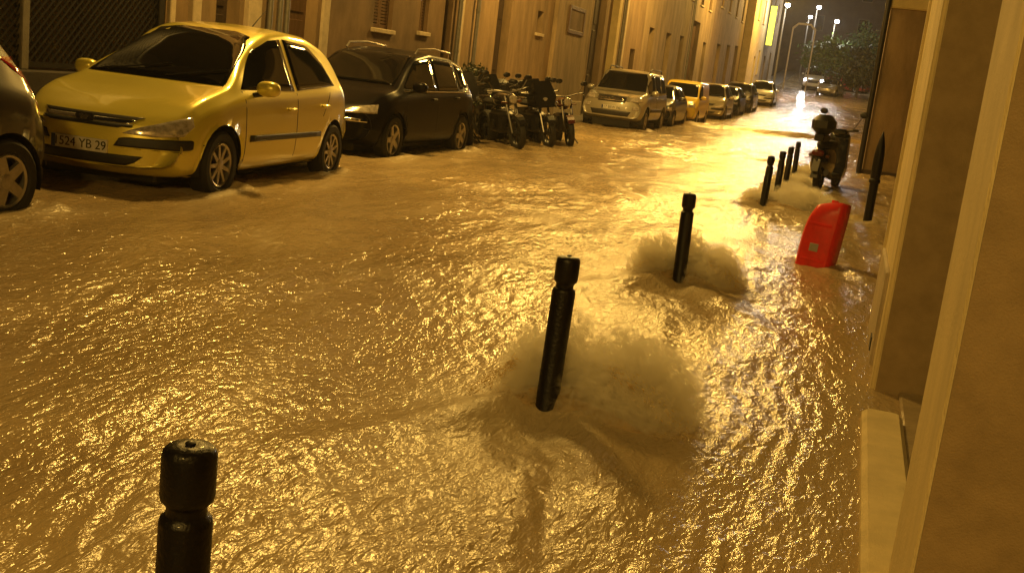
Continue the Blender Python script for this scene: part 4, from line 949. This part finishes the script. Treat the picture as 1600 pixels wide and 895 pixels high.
def motorcycle(label, loc, rz, paint, lean=R(9), fairing=False, topcase=False):
    g = empty('motorcycle', loc, rz); g.rotation_euler = (lean, 0, rz); tag(g, label, 'motorcycle', 'motorbikes parked side by side')
    two_wheel(g, .72, .31, .12); two_wheel(g, -.68, .31, .16)
    for s in (1, -1): MB().tube([(.72, s * .09, .31), (.42, s * .09, .95)], .024).build('fork', DULL_CHROME, g, True)
    mb = MB()
    for k in range(9):
        a0 = math.pi * (.18 + .085 * k); a1 = a0 + math.pi * .085
        q = [(.72 + .345 * math.cos(a), .31 + .345 * math.sin(a)) for a in (a0, a1)]
        mb.add([(q[0][0], -.07, q[0][1]), (q[0][0], .07, q[0][1]), (q[1][0], .07, q[1][1]), (q[1][0], -.07, q[1][1])], [(0, 1, 2, 3)])
    mb.build('front_mudguard', paint, g, True)
    MB().blob((.12, 0, .86), (.30, .15, .13), 16, 10, .85).build('fuel_tank', paint, g, True)
    MB().box(-.62, -.10, -.13, .13, .76, .86, .045).build('seat', RUBBER, g, True)
    MB().blob((-.72, 0, .83), (.24, .11, .08), 12, 8, .8).build('tail', paint, g, True)
    MB().box(-.96, -.93, -.06, .06, .79, .85, .01).build('tail_light', RED_GLASS, g)
    MB().box(-.22, .32, -.16, .16, .27, .66, .05).build('engine', DARK_METAL, g, True)
    for s in (1, -1): MB().lathe([(.09, .155), (.085, .19), (.03, .20)], 16, 'y' , at=(.05, 0 if s > 0 else -.36, .42)).build('engine_cover', DARK_METAL, g, True)
    MB().tube([(.30, .1, .55), (.36, .12, .30), (0, .17, .24), (-.45, .19, .30), (-.85, .2, .40)], [.022, .022, .03, .05, .05], 10).build('exhaust', DULL_CHROME, g, True)
    MB().tube([(-.68, .1, .31), (-.1, .1, .4)], .025).build('swing_arm', DARK_METAL, g, True)
    MB().tube([(.30, -.38, 1.06), (.40, -.2, 1.04), (.44, 0, 1.0), (.40, .2, 1.04), (.30, .38, 1.06)], .014).build('handlebar', DULL_CHROME, g, True)
    for s in (1, -1):
        MB().tube([(.29, s * .30, 1.06), (.25, s * .42, 1.055)], .02).build('grip', RUBBER, g, True)
        m = MB().blob((.36, s * .40, 1.25), (.02, .075, .05), 10, 7).build('mirror', DARK_METAL, g, True)
        MB().tube([(.36, s * .28, 1.06), (.37, s * .38, 1.22)], .008, 6).build('mirror_stalk', DULL_CHROME, m)
        MB().tube([(.50, s * .08, .84), (.52, s * .2, .86)], .018, 8).build('indicator', pmat('dim_amber_lens', (.10, .03, .005), .3), g, True)
    MB().blob((.54, 0, .90), (.08, .10, .10), 14, 10).build('headlight_shell', DULL_CHROME if not fairing else paint, g, True)
    MB().lathe([(.085, .575), (.07, .61), (.02, .622)], 16, 'x', at=(0, 0, .90)).build('headlight', LAMP_GLASS, g, True)
    if fairing:
        MB().add([(.66, -.16, .78), (.66, .16, .78), (.60, .24, .98), (.60, -.24, .98), (.44, .17, 1.28), (.44, -.17, 1.28), (.35, .27, .80), (.35, -.27, .80), (.30, .27, 1.02), (.30, -.27, 1.02)],
                 [(0, 1, 2, 3), (3, 2, 4, 5), (1, 6, 8, 2), (0, 3, 9, 7), (2, 8, 4), (3, 5, 9)]).build('fairing', paint, g, True)
    if topcase: MB().box(-1.02, -.62, -.24, .24, .90, 1.20, .07).build('top_case', BLACK_PL, g, True)
    MB().tube([(-.02, .14, .28), (-.05, .32, .0)], .014).build('side_stand', DARK_METAL, g, True)
    return g
BK1 = pmat('black_bike_paint', (.012, .011, .012), .22, coat=1); RD = pmat('dark_red_bike_paint', (.06, .006, .005), .25, coat=1); GY = pmat('grey_bike_paint', (.03, .028, .027), .3, metal=.5, coat=1)
for lab, lo_, rz_, pm_, fa_, tc_ in (
        ('black faired motorbike next to the black estate car', (-6.75, 18.55, -.03), -62, BK1, True, True),
        ('black naked motorbike second from the black estate car', (-6.3, 19.4, -.03), -48, BK1, False, False),
        ('grey motorbike with round headlight in the parked group', (-6.5, 20.3, -.03), -60, GY, False, True),
        ('black motorbike with tall fairing in the middle of the parked group', (-6.15, 21.1, -.03), -52, BK1, True, False),
        ('dark motorbike with top box behind the red one', (-6.45, 22.0, -.03), -66, BK1, False, True),
        ('dark red motorbike standing outermost of the parked group', (-5.9, 22.35, -.03), -64, RD, False, False),
        ('black faired motorbike with top box close to the wall by the estate car', (-7.2, 19.5, -.03), -56, BK1, True, True),
        ('black motorbike without top box close to the wall', (-7.1, 20.8, -.03), -60, BK1, True, False),
        ('black motorbike with a bare round headlight close to the wall', (-7.2, 21.7, -.03), -50, BK1, False, True),
        ('black motorbike tucked behind the parked group', (-6.9, 23.0, -.03), -58, BK1, True, True)):
    motorcycle(lab, lo_, R(rz_), pm_, fairing=fa_, topcase=tc_)
def scooter(label, loc, rz, paint):
    g = empty('scooter', loc, rz); tag(g, label, 'scooter')
    two_wheel(g, .66, .24, .11); two_wheel(g, -.62, .24, .13)
    MB().prism([(.52, .22), (.62, .40), (.50, .95), (.42, 1.0), (.38, .92), (.44, .42), (.30, .24)], -.2, .2).build('leg_shield', paint, g)
    MB().box(-.25, .40, -.17, .17, .22, .30, .03).build('floorboard', BLACK_PL, g)
    MB().blob((-.48, 0, .52), (.48, .20, .26), 18, 12, .75).build('rear_body', paint, g, True)
    MB().blob((-.38, 0, .80), (.42, .17, .085), 16, 8, .75).build('seat', RUBBER, g, True)
    MB().prism([(.50, .42), (.88, .40), (.86, .50), (.66, .56), (.5, .5)], -.075, .075).build('front_mudguard', paint, g)
    for s in (1, -1): MB().tube([(.66, s * .08, .24), (.50, s * .06, .72)], .022).build('fork', DARK_METAL, g, True)
    MB().box(.30, .50, -.16, .16, .96, 1.08, .04).build('handlebar_cover', paint, g, True)
    MB().tube([(.36, -.36, 1.08), (.40, 0, 1.04), (.36, .36, 1.08)], .016).build('handlebar', DARK_METAL, g, True)
    for s in (1, -1):
        MB().tube([(.36, s * .26, 1.08), (.34, s * .38, 1.085)], .021).build('grip', RUBBER, g, True)
        m = MB().blob((.40, s * .42, 1.36), (.02, .085, .055), 12, 8).build('mirror', BLACK_PL, g, True); MB().tube([(.38, s * .25, 1.08), (.40, s * .4, 1.33)], .009, 6).build('mirror_stalk', BLACK_PL, m)
    MB().box(-1.06, -.70, -.22, .22, .98, 1.30, .10).build('top_case', BLACK_PL, g, True)
    MB().box(-1.06, -.62, -.10, .10, .86, .98, .02).build('rear_rack', DARK_METAL, g)
    MB().blob((-.95, 0, .66), (.05, .13, .055), 12, 8, .7).build('tail_light', pmat('dark_red_lens', (.07, .004, .004), .2), g, True)
    p = MB().prism([(-.92, .60), (-.90, .60), (-1.02, .36), (-1.04, .36)], -.07, .07).build('number_plate', pmat('dull_plate', (.09, .085, .08), .5), g)
    MB().prism([(-.55, .48), (-.62, .50), (-.95, .40), (-1.0, .25), (-.9, .25)], -.07, .07).build('rear_mudguard', BLACK_PL, g)
    MB().tube([(-.3, -.16, .25), (-.55, -.2, .27), (-.92, -.21, .36)], [.025, .05, .055], 12).build('exhaust', DARK_METAL, g, True)
    for s in (1, -1): MB().blob((-.88, s * .17, .62), (.03, .045, .03), 10, 6).build('indicator', pmat('dim_amber_lens', (.10, .03, .005), .3), g, True)
    return g
scooter('dark scooter with a black top box standing in the current', (-.42, 19.95, -.04), R(78), pmat('dark_blue_paint', (.012, .013, .02), .25, coat=1)).scale = (1, .84, 1)

# ================================================================== PLANTS
def leaf_cloud(name, parent, n, cen, rad, size, mat, seed):
    rs = np.random.default_rng(seed)
    cl = rs.normal(0, .55, (max(6, n // 90), 3)); cl /= np.maximum(1, np.linalg.norm(cl, axis=1))[:, None]
    P = cl[rs.integers(0, len(cl), n)] + rs.normal(0, .17, (n, 3)); P = P * np.array(rad) + np.array(cen)
    a = rs.normal(0, 1, (n, 3)); a /= np.linalg.norm(a, axis=1)[:, None]; b_ = np.cross(a, rs.normal(0, 1, (n, 3))); b_ /= np.linalg.norm(b_, axis=1)[:, None]
    s = size * rs.uniform(.6, 1.3, (n, 1))
    V = np.stack([P - a * s, P + b_ * s * .45, P + a * s, P - b_ * s * .45], 1).reshape(-1, 3)
    return mesh_obj(name, V, [(4 * i, 4 * i + 1, 4 * i + 2, 4 * i + 3) for i in range(n)], mat, parent)
def tree(label, x, y, h, rad, seed, n=3500, mat=LEAF):
    z = float(zg(y)); g = empty('tree', (x, y, z)); tag(g, label, 'tree', 'trees on the square at the street end'); rs = np.random.default_rng(seed)
    tr = MB().tube([(0, 0, -.8), (.05, 0, h * .3), (-.05, .05, h * .6)], [.16, .13, .08], 8)
    for _ in range(6):
        a = rs.uniform(0, 6.3); z0 = h * rs.uniform(.35, .6); tr.tube([(0, 0, z0), (math.cos(a) * rad[0] * .6, math.sin(a) * rad[1] * .6, z0 + h * .2)], [.06, .02], 6)
    tr.build('trunk', BARK, g, True); leaf_cloud('crown', g, n, (0, 0, h * .68), rad, .2, mat, seed); return g
tree('low leafy tree lit green under a white street lamp', -3.3, 99, 4.6, (2.2, 2.0, 1.5), 3)
tree('dark round tree beside the ochre gable house', -.9, 96, 3.6, (1.8, 1.8, 1.4), 4, mat=LEAF2)
tree('tall dark tree in front of the unlit end building', -.6, 112, 5.6, (2.4, 2.2, 2.0), 5, mat=LEAF)
g = empty('potted_shrub', (-8.35, 23.6, .04)); tag(g, 'dark leafy shrub in a pot behind the motorbikes', 'shrub')
MB().lathe([(.2, 0), (.27, .05), (.30, .42), (.32, .45), (.27, .45), (.26, .40)], 18).build('pot', pmat('terracotta', (.25, .1, .06), .8), g, True)
MB().tube([(0, 0, .4), (.02, 0, 1.0)], .03).build('stem', BARK, g); leaf_cloud('foliage', g, 2600, (0, 0, .85), (.6, .9, .42), .05, LEAF2, 9)

# ================================================================== THE FAR END
def end_block(label, x0, x1, y0, y1, h, cols_, rows_):
    z = float(zg(y0)); g = empty('building', (0, 0, 0)); tag(g, label, 'building')
    MB().box(x0, x1, y0, y1, z - 2, z + h).build('wall', DARK_WALL, g)
    MB().box(x0 - .2, x1 + .2, y0 - .25, y1, z + h, z + h + .4, .05).build('cornice', DARK_WALL, g)
    for i in range(cols_):
        for j in range(rows_):
            cx = x0 + (x1 - x0) * (i + .5) / cols_; cz = z + 1.2 + (h - 1.5) * j / rows_
            w = MB().box(cx - .6, cx - .5, y0 - .05, y0 + .02, cz, cz + 1.8).box(cx + .5, cx + .6, y0 - .05, y0 + .02, cz, cz + 1.8).box(cx - .5, cx + .5, y0 - .05, y0 + .02, cz + 1.7, cz + 1.8).box(cx - .5, cx + .5, y0 - .05, y0 + .02, cz, cz + .1).build('window', GREY_WOOD, g)
            MB().box(cx - .5, cx + .5, y0 - .03, y0 - .003, cz + .1, cz + 1.7).build('pane', GLASS, w)
    return g
end_block('unlit building closing the view at the street end', -14, 30, 132, 140, 16, 9, 4)
def far_lamp(px_x, y, h, label, w=900, col=(1, .93, .82)):
    z = float(zg(y)); g = empty('street_lamp', (px_x, y, z)); tag(g, label, 'street lamp', 'white street lamps at the street end')
    MB().tube([(0, 0, -.7), (0, 0, h * .6), (0, 0, h), (.15, -.3, h + .3), (.2, -.8, h + .35)], [.09, .07, .055, .05, .045], 8).build('pole', ZINC, g, True)
    MB().box(.02, .38, -1.5, -.75, h + .27, h + .40, .04).build('housing', ZINC, g, True)
    MB().blob((.2, -1.15, h + .20), (.20, .30, .17), 12, 8).build('bulb_cover', pmat('white_glow', (1, 1, 1), .4, emit=(1, .9, .78), estr=25), g, True)
    ld = bpy.data.lights.new('lamp_light', 'POINT'); ld.energy = w; ld.color = col; ld.shadow_soft_size = .2
    lo = bpy.data.objects.new('lamp_light', ld); COL.objects.link(lo); lo.parent = g; lo.location = (.2, -1.15, h - .2); return g
far_lamp(-7.15, 89.2, 6.5, 'white street lamp just past the glowing green box', 400)
far_lamp(-5.7, 106.2, 6.9, 'tallest white street lamp behind the metal portal', 600)
far_lamp(-6.9, 116.2, 6.0, 'white street lamp behind the portal and close to its neighbour', 400)
far_lamp(-3.75, 101.2, 5.8, 'white street lamp above the low leafy tree', 600)
far_lamp(-5.0, 123, 2.1, 'short white lamp beyond the oncoming van', 120)
g = empty('metal_portal', (0, 97, float(zg(97)))); tag(g, 'pale metal portal frame across the street end', 'portal')
for x in (-6.95, -5.1): MB().tube([(x, 0, -.7), (x + .04, 0, 5.2)], .06, 8).build('post', STONE, g, True)
MB().tube([(-6.91, 0, 5.15), (-6.5, 0, 5.55), (-5.5, 0, 5.55), (-5.06, 0, 5.15)], .09, 8).build('crossbar', STONE, g, True)
BOXV = dict(VAN); BOXV.update(L=5.0, W=1.95, axF=1.6, axR=-1.6, top=[(2.5, .85), (2.4, 1.1), (2.1, 1.25), (1.6, 1.9), (1.3, 2.1), (-2.4, 2.15), (-2.5, 2.0)], belt=[(2.5, .8), (1.6, 1.1), (-2.5, 1.15)],
    bot=[(2.5, .35), (2.2, .28), (-2.5, .3)], plan=[(2.5, .94), (1.9, 1), (-2.5, .98)])
BOXV['parts'] = dict(mirror=(1.5, 1.3), plate=.5, side_glass=[[(1.7, 1.25), (1.4, 1.75), (.7, 1.85), (.7, 1.22)]], windshield=[[(-.8, 1.3), (-.72, 1.95), (.72, 1.95), (.8, 1.3)]], rear_glass=[],
    extra=[('F', [(-.5, .85), (.5, .85), (.5, .6), (-.5, .6)], 'grille_slot', BLACK_PL)], seams=[], handles=[])
ov, pr = car(BOXV, 'white van with blazing headlights coming through the flood', 'van', (-4.65, 102.5, at_y(102.5)), FRONT, WHITEP, group='vehicles at the street end', style='disc', res=.5, detail=1)
BEAM = pmat('headlight_glow', (1, 1, 1), .3, emit=(.95, .9, 1), estr=60)
for s in (1, -1):
    h = pr.cast('F', s * .68, .85); hl = MB().blob((h[0].x, s * .68, .85), (.05, .13, .1), 12, 8).build('headlight', BEAM, ov, True)
    ld = bpy.data.lights.new('headlight_beam', 'SPOT'); ld.energy = 300; ld.color = (1, .94, .95); ld.spot_size = R(40); ld.spot_blend = .6; ld.shadow_soft_size = .1
    lo = bpy.data.objects.new('headlight_beam', ld); COL.objects.link(lo); lo.parent = ov; lo.location = (h[0].x + .12, s * .68, .85); lo.rotation_euler = (R(86), 0, R(-90))
car(HATCH, 'red hatchback under the dark trees at the street end', 'car', (-1.8, 106, at_y(106)), R(-30), pmat('red_car_paint', (.4, .02, .015), .3, coat=1), group='vehicles at the street end', res=.5, detail=1)
car(SUPER, 'pale hatchback beside the oncoming white van', 'car', (-3.0, 96, at_y(96)), R(-100), CHAMP, group='vehicles at the street end', res=.5, detail=1)
g = empty('glow_box', (-8.60, 92, 0)); tag(g, 'tall glowing yellow-green box on the last house', 'sign')
MB().box(.05, .62, -.10, .10, 5.6, 8.8, .02).build('box', BLACK_PL, g)
MB().box(.09, .58, -.112, -.098, 5.65, 8.75).build('lit_face', pmat('yellow_green_glow', (.8, .9, .2), .4, emit=(.85, .82, .08), estr=1.1), g)  # emissive yellow-green face on a plain box
for z in (5.9, 8.5): MB().tube([(-.05, 0, z), (.06, 0, z)], .03, 8).build('bracket', DARK_METAL, g)

# ================================================================== WET NIGHT AIR
hz = MB().box(-165, 165, -45, 405, -2.2, 24).build('haze', None); tag(hz, 'thin lamp-lit haze over the wet street', kind='stuff')
HZ = bpy.data.materials.new('night_haze'); HZ.use_nodes = True; nt = HZ.node_tree; nt.nodes.remove(nt.nodes['Principled BSDF'])
pv = nt.nodes.new('ShaderNodeVolumePrincipled'); pv.inputs['Color'].default_value = (.9, .9, .9, 1); pv.inputs['Density'].default_value = .0008; pv.inputs['Anisotropy'].default_value = .5
nt.links.new(pv.outputs[0], nt.nodes['Material Output'].inputs['Volume']); hz.data.materials.append(HZ)
